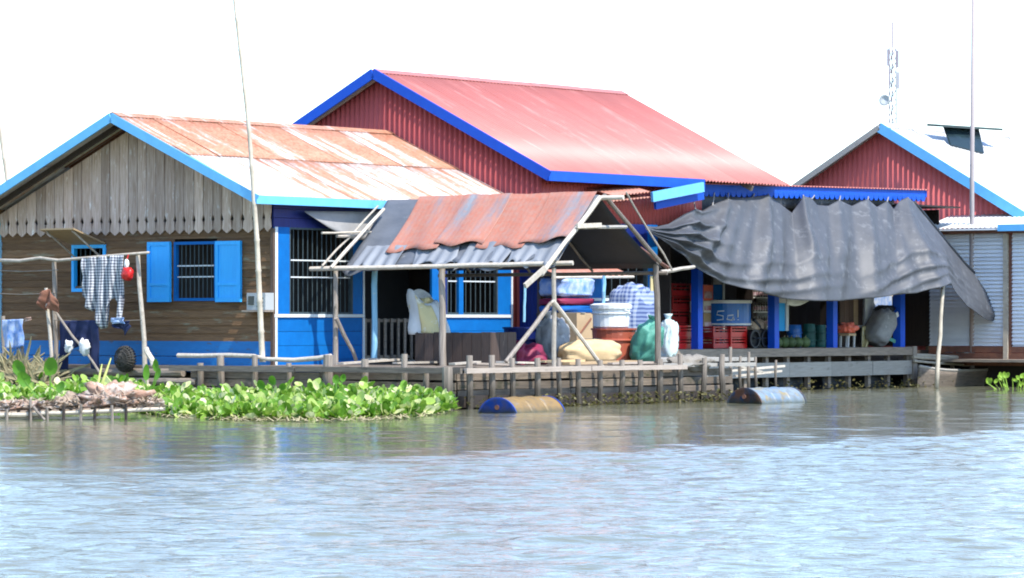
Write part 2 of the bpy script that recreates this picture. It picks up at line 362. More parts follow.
def leaf_mat(name, stops):
    t, p, o = nt(name)
    g = t.nodes.new('ShaderNodeNewGeometry')
    c = ramp(t, g.outputs['Random Per Island'], stops)
    t.links.new(c, p.inputs['Base Color']); p.inputs['Roughness'].default_value = .42; p.inputs['Specular IOR Level'].default_value = .45
    tr = t.nodes.new('ShaderNodeBsdfTranslucent'); t.links.new(c, tr.inputs[0])
    mx = t.nodes.new('ShaderNodeMixShader'); mx.inputs[0].default_value = .3
    t.links.new(p.outputs[0], mx.inputs[1]); t.links.new(tr.outputs[0], mx.inputs[2]); t.links.new(mx.outputs[0], o.inputs[0])
leaf_mat('hyacinth', [(0, (.06,.16,.01)), (.3, (.14,.30,.02)), (.6, (.26,.42,.05)), (.8, (.46,.55,.16)), (1, (.62,.62,.36))])
leaf_mat('big_leaf', [(0, (.07,.22,.015)), (1, (.13,.31,.03))])
leaf_mat('water_weed', [(0, (.05,.055,.015)), (.6, (.10,.09,.03)), (1, (.18,.16,.06))])

# ================================================================== WATER
def make_water():
    rng = np.random.default_rng(4); comps = []
    for k in range(110):                                  # short wind ripples
        lam = .10 * (.75 / .10) ** rng.random(); th = rng.normal(0, .65)
        comps.append((2 * math.pi / lam * math.sin(th), 2 * math.pi / lam * math.cos(th), lam * RIPPLE * rng.uniform(.5, 1.4), rng.uniform(0, 6.28), lam))
    swell = []
    for k in range(55):                                   # softer, longer undulation
        lam = .28 * (2.2 / .28) ** rng.random(); th = rng.normal(0, .7)
        swell.append((2 * math.pi / lam * math.sin(th), 2 * math.pi / lam * math.cos(th), lam * .0009 * rng.uniform(.5, 1.4), rng.uniform(0, 6.28)))
    V, Fq, n0 = [], [], 0
    for x0, x1, y0, y1, dx, dy in ((-9.0, 9.5, 12.0, 43.0, .05, .028), (-14.0, 17.0, 43.0, 78.0, .08, .07)):
        xs = np.arange(x0, x1 + 1e-6, dx); ys = np.arange(y0, y1 + 1e-6, dy); nx, ny = len(xs), len(ys)
        X, Y = np.meshgrid(xs, ys)
        # the houses shelter the last stretch of water from the wind: the ripples die down towards them
        edge = 33.2 + 1.0 * X + 1.1 * np.sin(X * .35 + .5) + .7 * np.sin(X * 1.1 + 2) + .4 * np.sin(X * 2.7 + Y * .6)
        c = np.clip((Y - np.minimum(edge, 40.5)) / 1.8 + .5, 0, 1); c = c * c * (3 - 2 * c)
        gust = .88 + .12 * np.sin(X * .5 + Y * .35) * np.sin(X * .21 - Y * .9 + 1)
        Zw = np.zeros_like(X); Zs = np.zeros_like(X)
        if y0 < 30:
            for kx, ky, a, ph, lam in comps: Zw += a * np.sin(kx * X + ky * Y + ph)
        for kx, ky, a, ph in swell: Zs += a * np.sin(kx * X + ky * Y + ph)
        Zz = Zw * gust * (1 - c) + CALM * Zs
        Zz *= np.clip(np.minimum.reduce([X - x0, x1 - X]) / 1.0, 0, 1)
        V.append(np.stack([X.ravel(), Y.ravel(), Zz.ravel()], 1))
        I, J = np.meshgrid(np.arange(nx - 1), np.arange(ny - 1)); a = (J * nx + I).ravel() + n0
        Fq.append(np.stack([a, a + 1, a + nx + 1, a + nx], 1)); n0 += nx * ny
    B = 9000.0
    V.append(np.array([[-B, -B, -.05], [B, -B, -.05], [B, B, -.05], [-B, B, -.05]])); Fq.append(np.array([[n0, n0 + 1, n0 + 2, n0 + 3]]))
    V = np.vstack(V); Fq = np.vstack(Fq)
    me = bpy.data.meshes.new('water'); me.vertices.add(len(V)); me.vertices.foreach_set('co', V.ravel())
    me.loops.add(Fq.size); me.loops.foreach_set('vertex_index', Fq.ravel().astype(np.int32))
    me.polygons.add(len(Fq)); me.polygons.foreach_set('loop_start', np.arange(0, Fq.size, 4, dtype=np.int32))
    me.polygons.foreach_set('use_smooth', np.ones(len(Fq), dtype=bool)); me.update(); me.validate()
    o = bpy.data.objects.new('water', me); col.objects.link(o); me.materials.append(M['water'])
    tag(o, 'pale rippled river water', None, None, 'structure')
RIPPLE, CALM = .0021, 1.0
t, p, o_ = nt('water')
tc = t.nodes.new('ShaderNodeTexCoord')
mp = t.nodes.new('ShaderNodeMapping'); mp.inputs['Scale'].default_value = (1, 1.6, 1); t.links.new(tc.outputs['Object'], mp.inputs[0])
sx = t.nodes.new('ShaderNodeSeparateXYZ'); t.links.new(tc.outputs['Object'], sx.inputs[0])
mr = t.nodes.new('ShaderNodeMapRange'); mr.inputs[1].default_value = 28; mr.inputs[2].default_value = 35; mr.inputs[3].default_value = .25; mr.inputs[4].default_value = .10
t.links.new(mth(t, 'ADD', sx.outputs[1], mth(t, 'MULTIPLY', mth(t, 'SUBTRACT', tnoise(t, mp.outputs[0], .35, 3), .5), 9)), mr.inputs[0])
p.inputs['Base Color'].default_value = (.152, .152, .100, 1); p.inputs['Roughness'].default_value = .05; p.inputs['IOR'].default_value = 1.33
n1 = tnoise(t, mp.outputs[0], 8.0, 4, .55)
b = t.nodes.new('ShaderNodeBump'); b.inputs['Distance'].default_value = .04; t.links.new(n1, b.inputs['Height'])
t.links.new(mr.outputs[0], b.inputs['Strength']); t.links.new(b.outputs[0], p.inputs['Normal'])
make_water()

# ================================================================== HOUSE 1 : weathered wooden house with rusty tin roof
RT, RZ, EZ1, ET1, OV1 = -2.76, 4.50, 3.17, .25, .68      # ridge t and z, eave z, eave overhang, rake overhang
LEN1, FL1 = 6.05, .62
def roof_z1(tt): return RZ - (RZ - EZ1) / (ET1 - RT) * abs(tt - RT)
h1 = thing('wooden_house', 'weathered wooden house with blue shutters under a rusty white tin roof', 'house', (-2.76, 3, .0))
def hole_rows(t0, t1, holes):
    segs = [(t0, t1)]
    for a, b in holes:
        out = []
        for p0, p1 in segs:
            if b <= p0 or a >= p1: out.append((p0, p1)); continue
            if a > p0: out.append((p0, a))
            if b < p1: out.append((b, p1))
        segs = out
    return segs
TL = -5.93
LE1 = -6.35      # left eave
# windows in the gable wall
wA = (T(174.5, 0), T(217, 0)); wAz = (Z(301, wA[0], 0), Z(242, wA[0], 0))
wB = (T(74, 0), T(105, 0)); wBz = (Z(290, wB[0], 0), Z(247, wB[0], 0))
zb, zt = .97, 2.70
nrow = 14; hrow = (zt - zb) / nrow
for k in range(nrow):
    z0, z1 = zb + k * hrow, zb + (k + 1) * hrow; zc = (z0 + z1) / 2
    holes = []
    if wAz[0] < zc < wAz[1]: holes.append(wA)
    if wBz[0] < zc < wBz[1]: holes.append(wB)
    for a, b in hole_rows(TL, -.02, holes):
        dz = random.uniform(-.004, .004)
        MB().add([(a,-.012,z0+dz-.012),(b,-.012,z0+dz-.012),(b,.014,z0+dz-.012),(a,.014,z0+dz-.012),(a,.004,z1+dz),(b,.004,z1+dz),(b,.016,z1+dz),(a,.016,z1+dz)],
                 [(3,2,1,0),(4,5,6,7),(0,1,5,4),(1,2,6,5),(2,3,7,6),(3,0,4,7)]).build('plank', 'wood_brown_t', h1)
for z0, z1 in ((.48, .72), (.728, .962)):                      # the two blue boards at the foot of the gable wall
    box((TL, -.014, z0), (-.02, .016, z1)).build('base_board', 'blue_base', h1)
# gable boards with cut-out feet
tt = TL + .03; gi = 0
while tt < -.06:
    w = random.uniform(.185, .225); b0 = tt; b1 = min(tt + w - .012, -.005); tt += w
    if b1 - b0 < .08: break
    m = (b0 + b1) / 2; zf = 2.64 + random.uniform(-.012, .012); ww = b1 - b0
    za, zbb = roof_z1(b0) - .10, roof_z1(b1) - .10
    ol = [(b0, za)]
    ol += [(b0, zf + .30), (b0 + .10*ww, zf + .245), (b0 + .16*ww, zf + .215), (b0 + .06*ww, zf + .185), (b0, zf + .07), (b0 + .22*ww, zf + .035), (m, zf),
           (b1 - .22*ww, zf + .035), (b1, zf + .07), (b1 - .06*ww, zf + .185), (b1 - .16*ww, zf + .215), (b1 - .10*ww, zf + .245), (b1, zf + .30)]
    if b0 < RT < b1: ol += [(b1, zbb), (RT, roof_z1(RT) - .1)]
    else: ol += [(b1, zbb)]
    jj = random.uniform(0, .008)
    MB().prism(ol, lambda x, y, d: (x, d, y), -.045 - jj, -.02 - jj).build('gable_board', 'wood_grey_z', h1); gi += 1
box((TL, -.018, 2.60), (-.0, .03, 2.70)).build('ledger', 'wood_brown_t', h1)
box((TL, .02, 2.70), (0, .04, 3.02)).build('gable_backing', 'wood_dark', h1)
MB().prism([(TL, 3.05), (0, 3.1), (RT, RZ - .12)], lambda x, y, d: (x, d, y), .021, .039).build('gable_backing', 'wood_dark', h1)
# shuttered window
def window_bars(parent, ax, a0, a1, z0, z1, n, cross, plane, fm, bm='bar_metal', ft=.045, r=.009):
    """barred window in the gable plane (ax='t') or the side wall plane (ax='s'); plane = outward offset sign handled by caller"""
    def P(u, d, z): return (u, d, z) if ax == 't' else (d, u, z)
    d0, d1 = plane
    fr = MB()
    fr.box(P(a0, d0, z0), P(a0 + ft, d1, z1)); fr.box(P(a1 - ft, d0, z0), P(a1, d1, z1))
    fr.box(P(a0 + ft, d0, z0), P(a1 - ft, d1, z0 + ft)); fr.box(P(a0 + ft, d0, z1 - ft), P(a1 - ft, d1, z1))
    w = fr.build('window_frame', fm, parent)
    dm = d0 * .35 + d1 * .65
    for k in range(n):
        u = a0 + ft + (a1 - a0 - 2 * ft) * (k + 1) / (n + 1)
        tube([P(u, dm, z0 + ft), P(u, dm, z1 - ft)], r, n=6).build('bar', bm, w)
    for zc in cross: box(P(a0 + ft, dm - .006, zc - .010), P(a1 - ft, dm + .010, zc + .010)).build('crossbar', 'trim_white', w)
    return w
window_bars(h1, 't', wA[0], wA[1], wAz[0], wAz[1], 8, (Z(266, wA[0], 0), Z(277, wA[0], 0)), (-.02, .05), 'blue_wall')
def shutter(a0, a1, z0, z1):
    s0, s1 = -.055, -.022
    b = box((a0, s0, z0), (a1, s1, z1)).build('shutter', 'blue_shutter', h1)
    st = .06
    for (p0, p1, q0, q1) in ((a0, a1, z0, z0 + .07), (a0, a1, z1 - .06, z1), (a0, a0 + st, z0 + .07, z1 - .06), (a1 - st, a1, z0 + .07, z1 - .06), (a0 + st, a1 - st, z0 + (z1 - z0) * .27, z0 + (z1 - z0) * .27 + .05)):
        box((p0, s0 - .016, q0), (p1, s0 - .001, q1)).build('shutter_rail', 'blue_shutter', b)
    return b
shutter(T(150, 0), T(172.5, 0), Z(302, T(160, 0), 0), Z(242, T(160, 0), 0))
shutter(T(218, 0), T(243, 0), Z(302, T(230, 0), 0), Z(241, T(230, 0), 0))
# small window with a propped flap
window_bars(h1, 't', wB[0] - .03, wB[1] + .03, wBz[0] - .03, wBz[1] + .03, 5, (), (-.03, .05), 'blue_shutter', ft=.055)
fl = MB()
f0, f1 = PS(74, 246, -.03), PS(103, 245, -.03)
zA = f0[2] + .02
flp = MB().add([(f0[0]-.05, -.03, zA), (f1[0]+.05, -.03, zA), (f1[0]+.05, -.75, zA+.22), (f0[0]-.05, -.75, zA+.22), (f0[0]-.05, -.03, zA+.025), (f1[0]+.05, -.03, zA+.025), (f1[0]+.05, -.75, zA+.245), (f0[0]-.05, -.75, zA+.245)],
               [(3,2,1,0),(4,5,6,7),(0,1,5,4),(1,2,6,5),(2,3,7,6),(3,0,4,7)]).build('window_flap', 'carton', h1)
stick((f1[0]-.02, -.70, zA+.20), (f1[0]-.02, -.04, zA-.22), .016, seg=2, wob=.003).build('flap_prop', 'pole_pale', flp)
stick((f0[0]+.05, -.70, zA+.20), (f0[0]+.05, -.04, zA-.22), .014, seg=2, wob=.003).build('flap_prop', 'pole_pale', flp)
box((TL - .04, -.05, .45), (TL + .035, .02, 2.98)).build('corner_post', 'blue_pale', h1)
# corner post and meter box
box((-.028, -.03, .45), (.03, .04, 2.70)).build('corner_post', 'wood_brown_z', h1)
mb_ = thing('meter_box', 'small grey electric meter box beside the leaning bamboo pole', 'meter box', PS(259, 312, -.12))
t0, t1 = T(249.5, -.1), T(270.5, -.1); zz0, zz1 = Z(312, t0, 0), Z(293, t0, 0)
box((t0 + .05, -.22, zz0 + .03), (t1, -.02, zz1)).build('casing', 'meter_grey', mb_)
box((t0 + .09, -.235, zz0 + .11), (t0 + .20, -.221, zz1 - .05)).build('dial_window', 'panel_dark', mb_)
box((t0 - .04, -.24, zz0), (t1, -.02, zz0 + .027)).build('shelf_bracket', 'wood_weathered_t', mb_)
for k in range(3): box((t0 + .26, -.228, zz0 + .08 + .06 * k), (t1 - .04, -.221, zz0 + .10 + .06 * k)).build('vent_slot', 'panel_dark', mb_)
# side wall (t = 0), everything measured along s
s275, s288, s352, s363, s431, s441, s446, s497, s506 = [S(x, 0) for x in (275, 288.5, 352, 363, 431, 441, 446, 497, 506)]
SEND = S(511, 0)
zs = 1.33; zw = 2.72
def wall_boards(s0, s1, z0, z1, n, m, d0=-.02, d1=.012):
    h = (z1 - z0) / n
    for k in range(n):
        dz = random.uniform(0, .004)
        box((d0, s0, z0 + k * h + .003), (d1 + dz, s1, z0 + (k + 1) * h - .003)).build('wall_board', m, h1)
wall_boards(s275 - .03, s363, .46, zs, 4, 'blue_wall')
wall_boards(s441, SEND, .46, zs, 4, 'blue_wall')
box((-.02, s275 - .03, zs + .055), (.022, s288, zw)).build('wall_pillar', 'blue_wall', h1)
box((-.02, s352, zs + .055), (.022, s363 - .03, zw)).build('wall_pillar', 'blue_wall', h1)
box((-.02, s431, .62), (.022, s441, zw)).build('wall_pillar', 'blue_wall', h1)
box((-.02, s497, zs + .055), (.022, SEND, zw)).build('wall_pillar', 'blue_wall', h1)
box((-.02, s275 - .05, zs + .003), (.04, s363, zs + .052)).build('sill', 'trim_white', h1)
box((-.02, s441, zs + .003), (.04, SEND, zs + .052)).build('sill', 'trim_white', h1)
box((.001, s363 - .03, .62), (.035, s363 + .005, zs)).build('door_jamb', 'trim_white', h1)
box((.001, s363 - .028, zs + .055), (.035, s363 + .003, zw)).build('door_jamb', 'trim_white', h1)
box((.024, s275 - .03, zs + .055), (.034, s275 + .03, zw)).build('pillar_trim', 'trim_white', h1)
box((.024, s275 - .03, .46), (.034, s275 + .02, zs)).build('pillar_trim', 'trim_white', h1)
box((.024, SEND - .03, .46), (.034, SEND + .01, zs)).build('pillar_trim', 'trim_white', h1)
box((.024, SEND - .03, zs + .055), (.034, SEND + .01, zw)).build('pillar_trim', 'trim_white', h1)
for z0, z1 in ((zw, 2.86), (2.866, 3.0), (3.006, 3.12)): box((-.02, -.0, z0), (.012, LEN1, z1)).build('wall_board', 'blue_navy', h1)  # navy tone puts the eave's shade into these upper boards
window_bars(h1, 's', s288, s352, zs + .055, zw, 12, (Z(260, 0, s288), Z(277, 0, s288)), (.02, -.05), 'bar_metal', ft=.03, r=.008)
w2 = window_bars(h1, 's', s446, s497, zs + .055, zw - .1, 9, (Z(281, 0, s446),), (.02, -.05), 'bar_metal', ft=.03, r=.008)
box((-.03, S(457.5, 0), zs + .055), (.03, S(462, 0), zw - .1)).build('mullion', 'blue_wall', h1)
box((-.02, s441, zs + .055), (.022, s446, zw)).build('wall_pillar', 'blue_navy', h1)
# low gate across the doorway
gz = Z(319, 0, s363)
g = box((-.04, s363 + .01, gz - .05), (-.01, S(413, 0), gz)).build('door_gate', 'wood_weathered_s', h1)
box((-.04, s363 + .01, .68), (-.01, S(413, 0), .73)).build('lower_rail', 'wood_weathered_s', g)
for k in range(8):
    sk = s363 + .02 + (S(412, 0) - s363 - .07) * k / 7
    box((-.008, sk, .66), (.014, sk + .055, gz + .01)).build('slat', 'wood_weathered_s', g)
# porch post in front of the doorway
# shell: back, far side, floor, ceiling
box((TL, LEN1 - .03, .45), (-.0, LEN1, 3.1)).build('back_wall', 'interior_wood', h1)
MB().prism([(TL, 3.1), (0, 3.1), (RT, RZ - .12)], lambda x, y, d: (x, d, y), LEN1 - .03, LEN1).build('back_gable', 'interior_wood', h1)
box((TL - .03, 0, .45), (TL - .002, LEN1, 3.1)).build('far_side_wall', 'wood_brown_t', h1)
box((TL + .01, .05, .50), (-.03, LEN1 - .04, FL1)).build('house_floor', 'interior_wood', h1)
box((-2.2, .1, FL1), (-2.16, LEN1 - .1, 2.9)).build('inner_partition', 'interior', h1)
for k in range(9):                              # bamboo float bundles, added to block light under the house
    t0 = TL + .2 + k * .63
    stick((t0, .12, .19), (t0, LEN1 - .1, .20), .26, .26, 9, 4, .02).build('added_float_bundle', 'wood_dark', h1)
box((TL, .06, .30), (-.03, LEN1 - .05, .44)).build('underfloor_block_slab', 'wood_dark', h1)  # solid dark slab, added to close off light below the floor
# roof: two courses of corrugated sheets on each slope
for side in (1, -1):
    edge = ET1 if side > 0 else LE1
    zE = roof_z1(edge)
    U = (LEN1 + .06 + OV1); ns = 9; wsh = U / ns
    for course in (1, 0):
        f0, f1 = (0, .52) if course else (.49, 1.012)
        for k in range(ns):
            s0 = -OV1 + k * wsh
            zA, zB = RZ + .02 - (RZ - zE) * f0, RZ + .02 - (RZ - zE) * f1
            lift = (.016 if course else 0) + (.006 if k % 2 else 0)
            ta, tb = RT + (edge - RT) * f0, RT + (edge - RT) * f1
            rust = ([.74, .76, .98, .72, .88, .62, .84, .64, .80][k] if course else [.30, .42, .55, .66, .56, .66, .50, .64, .58][k]) if side > 0 else random.uniform(.3, .9)
            jt = random.uniform(-.012, .012)
            MB().sheet((ta, s0 - .02, zA + lift), (0, wsh + .05, 0), (tb - ta + jt, 0, zB - zA), wl=.085, amp=.010, nv=3, spw=5, ph=0).build(
                'roof_sheet', 'tin_rusty', h1, smooth=True, solid=.003, color=(rust, random.random(), 0, 1))
    # fascia boards along the rake and the eave
    nrm = Vector((-(RZ - EZ1) * side, 0, -(ET1 - RT))).normalized()
    p0 = Vector((RT, -OV1 - .02, RZ - .035)); p1 = Vector((edge, -OV1 - .02, zE - .035))
    bar(p0, p1 + (p1 - p0).normalized() * .05, .03, .145).build('rake_fascia', 'blue_light', h1)
    bar((edge + side * .035, -OV1 - .03, zE - .055), (edge + side * .035, LEN1 + .05, zE - .055), .028, .13).build('eave_fascia', 'blue_light', h1)
    for k in range(5):
        sk = -.35 + k * 1.5
        bar((RT, sk, RZ - .07), (edge, sk, zE - .07), .05, .08).build('rafter', 'wood_dark', h1)
ridge_cap(RT, -OV1, LEN1 + .06, RZ + .03, (RZ - EZ1) / (ET1 - RT), 'tin_rusty', h1)
# grey cloth awning panel tucked under the eave
MB().grid(lambda a, b: Vector(PT(305 + 82 * a, 211 + 1 * a + b * lin([(0, 1), (.3, 17), (.55, 27), (1, 31)], a), .12 + .06 * b)), 14, 6).build('eave_cloth', 'cloth_grey', h1, smooth=True, solid=.006, label='grey cloth tucked under the eave')

# ================================================================== HOUSE 2 : red metal house with royal blue fascia, and its open shop
R2T, R2Z, E2T, E2Z, G2, S2E = -3.0, 5.60, .75, 3.76, 6.25, 13.3
h2 = thing('red_metal_house', 'large red corrugated metal house with pinkish red roof and royal blue fascia', 'house', (-1.5, 11, 0))
def roof_z2(tt): return R2Z - (R2Z - E2Z) / (E2T - R2T) * abs(tt - R2T)
tl2 = 2 * R2T - E2T + .5
nW = 8; wW = (0.42 - tl2) / nW
for k in range(nW):                             # vertical corrugated wall sheets cut to the roof slope
    a0, a1 = tl2 + k * wW, tl2 + (k + 1) * wW + .03
    off = .006 if k % 2 else 0
    mbx = MB(); n = int((a1 - a0) / .11 * 6)
    mbx.grid(lambda a, b: (a0 + (a1 - a0) * a, G2 - off + .013 * math.cos(2 * math.pi * (a0 + (a1 - a0) * a) / .11), .4 + b * (roof_z2(a0 + (a1 - a0) * a) - .06 - .4)), n, 1)
    mbx.build('wall_sheet', 'red_wall', h2, smooth=True, solid=.003)
OV2 = .22
ns = 9; U = S2E - G2 + OV2; wsh = U / ns
for side in (1, -1):
    edge = R2T + side * (E2T - R2T)
    for k in range(ns):
        s0 = G2 - OV2 + k * wsh
        MB().sheet((R2T, s0, R2Z + (.002 if k % 2 else 0)), (0, wsh * 57 / 56, 0), ((edge - R2T) * 1.01, 0, (E2Z - R2Z) * 1.01), wl=wsh / 8, amp=.017, nv=2, spw=8).build('roof_sheet', 'red_roof', h2, smooth=True, solid=.003)
    p0 = Vector((R2T, G2 - OV2 - .03, R2Z - .06)); p1 = Vector((edge, G2 - OV2 - .03, E2Z - .06))
    bar(p0, p1 + (p1 - p0).normalized() * .05, .03, .17).build('rake_fascia', 'blue_royal', h2)
    e = S(703, E2T) if side > 0 else S2E
    bar((edge + side * .03, G2 - OV2 - .03, E2Z - .075), (edge + side * .03, e, E2Z - .075), .03, .17).build('eave_fascia', 'blue_royal', h2)
    for k in range(3): bar((R2T, G2 - .12 + k * 3, R2Z - .11), (edge, G2 - .12 + k * 3, E2Z - .11), .05, .09).build('rafter', 'wood_weathered_s', h2)
ridge_cap(R2T, G2 - OV2, S2E + .02, R2Z, (R2Z - E2Z) / (E2T - R2T), 'red_roof', h2)
# red sheet above the shop front between fascia and shelter
s10 = S(703, .45)
MB().sheet((.42, G2, 2.95), (0, s10 - G2, 0), (0, 0, .78), wl=.11, amp=.012, nv=1).build('wall_sheet', 'red_wall', h2, smooth=True, solid=.003)
# blue side wall below it with a window
zf2 = .62
sA, sB, sC, sD = S(541, .42), S(603, .42), S(647, .42), S(657, .42)
for k in range(4):
    z0 = .5 + k * .29
    box((.40, G2 + .02, z0), (.432, sD, z0 + .284)).build('wall_board', 'blue_wall', h2)
box((-.3, G2 + .1, -.2), (.3, sD, .5)).build('underfloor_light_block', 'wood_dark', h2)  # dark box added to block light under the side wall
zsl = Z(301, .42, sB)
box((.40, S(578, .42), zsl - .0), (.47, sD, zsl + .05)).build('sill', 'trim_white', h2)
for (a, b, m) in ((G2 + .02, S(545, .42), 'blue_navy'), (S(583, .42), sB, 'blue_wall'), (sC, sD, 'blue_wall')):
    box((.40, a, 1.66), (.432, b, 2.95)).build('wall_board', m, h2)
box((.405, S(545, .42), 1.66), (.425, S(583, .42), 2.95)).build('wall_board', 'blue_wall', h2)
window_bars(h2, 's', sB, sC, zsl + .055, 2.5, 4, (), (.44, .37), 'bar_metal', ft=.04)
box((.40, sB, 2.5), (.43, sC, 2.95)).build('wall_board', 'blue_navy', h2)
# navy return wall beside house 1 and a brown post
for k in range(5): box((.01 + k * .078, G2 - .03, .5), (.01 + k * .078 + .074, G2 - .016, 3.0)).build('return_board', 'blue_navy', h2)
box((.43, G2 - .1, .5), (.50, G2 - .02, 3.0)).build('corner_post', 'wood_brown_z', h2)
# open shop: back wall, partition, end walls, floor, ceiling
SE = 18.35; ZD = .78
for k in range(14):
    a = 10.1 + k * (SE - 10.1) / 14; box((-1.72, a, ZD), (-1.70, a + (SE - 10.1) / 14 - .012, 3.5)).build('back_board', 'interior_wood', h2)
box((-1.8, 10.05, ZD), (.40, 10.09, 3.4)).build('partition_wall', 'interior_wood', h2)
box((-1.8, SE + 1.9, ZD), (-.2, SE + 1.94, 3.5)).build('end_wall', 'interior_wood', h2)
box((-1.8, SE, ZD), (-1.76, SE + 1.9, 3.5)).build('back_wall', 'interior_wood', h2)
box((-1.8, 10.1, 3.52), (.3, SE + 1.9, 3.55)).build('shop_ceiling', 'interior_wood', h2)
box((tl2, S2E - .05, .4), (-1.8, S2E, 3.7)).build('rear_gable_wall', 'red_wall', h2)
MB().prism([(tl2, 3.7), (.4, 3.7), (R2T, R2Z - .1)], lambda x, y, d: (x, d, y), S2E - .05, S2E).build('rear_gable_wall', 'red_wall', h2)
# veranda roof over the far half and its toothed fascia
FT = .42; sF0, sF1 = S(703, FT), S(925, FT)
zF0, zF1 = Z(187, FT, sF0), Z(193, FT, sF1)
for k in range(8):
    a, b = k / 8, (k + 1) / 8
    s0, s1 = sF0 + (sF1 - sF0) * a, sF0 + (sF1 - sF0) * b
    z0 = zF0 + (zF1 - zF0) * a + .06; z1 = zF0 + (zF1 - zF0) * b + .06
    MB().sheet((FT + .06, s0, z0), (0, s1 - s0 + .03, z1 - z0), (-2.4, 0, .07), wl=.105, amp=.011, nv=1).build('veranda_sheet', 'red_roof', h2, smooth=True, solid=.004)
bar((FT, sF0, zF0 - .015), (FT, sF1, zF1 - .015), .025, .13).build('veranda_fascia', 'blue_royal', h2)
nT = 44
for k in range(nT):
    a = (k + .5) / nT; s0 = sF0 + (sF1 - sF0) * a; z0 = zF0 + (zF1 - zF0) * a - .08; hw = (sF1 - sF0) / nT * .46
    MB().prism([(-hw, 0), (-hw, -.035), (-hw * .45, -.085), (hw * .45, -.085), (hw, -.035), (hw, 0)], lambda x, y, d: (FT + d, s0 + x, z0 + y), -.012, .012).build('fascia_tooth', 'blue_royal', h2)
bar((FT + .02, sF1 + .02, zF1 - .02), (FT - 2.3, sF1 + .02, zF1 + .02), .03, .12).build('veranda_end_fascia', 'blue_royal', h2)
PX = {}
for px, w in ((661, .10), (697, .15), (773.5, .15), (832, .15), (899, .17)):
    sp = S(px, .12); PX[px] = sp
    box((.12 - w / 2, sp - w / 2, .70), (.12 + w / 2, sp + w / 2, 3.5)).build('veranda_post', 'blue_royal_lit', h2)
# light blue beam end and strip of rusty tin beside the shelter ridge
bar(PT(652, 197, .95), PT(703, 187, .95), .05, .17).build('porch_beam', 'blue_light', h2)
bar(PT(655, 206, .80), PT(703, 196, .80), .05, .12).build('porch_beam', 'blue_royal', h2)
p0 = Vector(PT(612, 196, 1.0)); p1 = Vector(PT(651, 192, 1.0))
MB().sheet(p0, p1 - p0, Vector((-.55, 0, .14)), wl=.10, amp=.015, nv=1).build('porch_sheet', 'tin_orange', h2, smooth=True, solid=.004, color=(1, 0, 0, 1))
MB().sheet(p0 - Vector((0, 0, .09)), p1 - p0, Vector((-.5, 0, .06)), wl=.10, amp=.012, nv=1).build('porch_sheet', 'tin_orange', h2, smooth=True, solid=.004, color=(.9, 0, 0, 1))
# rusty window awning seen under the shelter
p0 = Vector(PT(556, 276, 1.05)); p1 = Vector(PT(630, 275, 1.05)); V_ = Vector((-.58, 0, .22))
aw = MB().sheet(p0, p1 - p0, V_, wl=.17, amp=.022, nv=2).build('window_awning', 'tin_orange', h2, smooth=True, solid=.004, color=(1, 0, 0, 1))
stick(p0 - Vector((0, 0.1, .03)), p1 + Vector((0, .1, -.03)), .024).build('awning_pole', 'pole_pale', aw)
for f in (.02, .97):
    q = p0.lerp(p1, f); stick(q - Vector((0, 0, .02)), q + V_ + Vector((0, 0, -.02)), .02).build('awning_pole', 'pole_pale', aw)

# shop platform
dk = thing('shop_platform', 'timber shop platform under the red roofed house with a pale lower board', 'platform', (-.6, 14, 0))
sP0, sP1 = S(640, .38), S(913, .38)
for k in range(11):
    t0 = -1.75 + k * .19; box((t0, sP0, ZD - .045), (t0 + .183, sP1, ZD - .002 - random.uniform(0, .006))).build('deck_plank', 'wood_weathered_s', dk)
box((.345, sP0, ZD - .155), (.385, sP1, ZD - .006)).build('edge_board', 'wood_weathered_s', dk)
n = 5
for k in range(n):
    a, b = S(700, .36) + (sP1 - S(700, .36)) * k / n, S(700, .36) + (sP1 - S(700, .36)) * (k + 1) / n
    box((.33, a, .24 + random.uniform(0, .01)), (.365 + random.uniform(0, .01), b - .012, .515)).build('lower_board', 'wood_pale_grey', dk)
for k in range(11):
    a = S(700, .30) + (sP1 - .1 - S(700, .30)) * k / 10
    box((.22, a, .02), (.30, a + .09, ZD - .05)).build('platform_post', 'wood_weathered_s', dk)
box((.27, sP1 - .02, .15), (.40, sP1 + .12, ZD + .01)).build('end_post', 'wood_post', dk)
box((-1.7, G2 + .1, -.2), (-.55, sP1 + 2.2, .70)).build('underfloor_light_block', 'wood_dark', dk)  # dark box added to block light under the platform
for k in range(5):
    a = S(720, 0) + k * 1.55
    MB().lathe([(.0, -.44), (.27, -.44), (.28, -.43), (.28, .43), (.27, .44), (0, .44)], (-.15, a + .6, .10), 14, (0, 1, 0)).build('float_drum', 'plastic_dark', dk, smooth=False)

# ================================================================== FRONT DOCK in front of house 1
DT, DS0, DS1, DZ = 4.12, -.62, 6.3, .60
dock = thing('timber_dock', 'weathered timber dock on many short posts in front of the houses', 'dock', (2, 2.5, 0))
for k in range(20):
    t0 = .06 + k * .203; box((t0, DS0 + random.uniform(-.03, .02), DZ - .04), (t0 + .192, 9.9 if t0 < 1.2 else DS1 - random.uniform(0, .1), DZ - random.uniform(0, .012))).build('deck_plank', 'wood_weathered_s', dock)
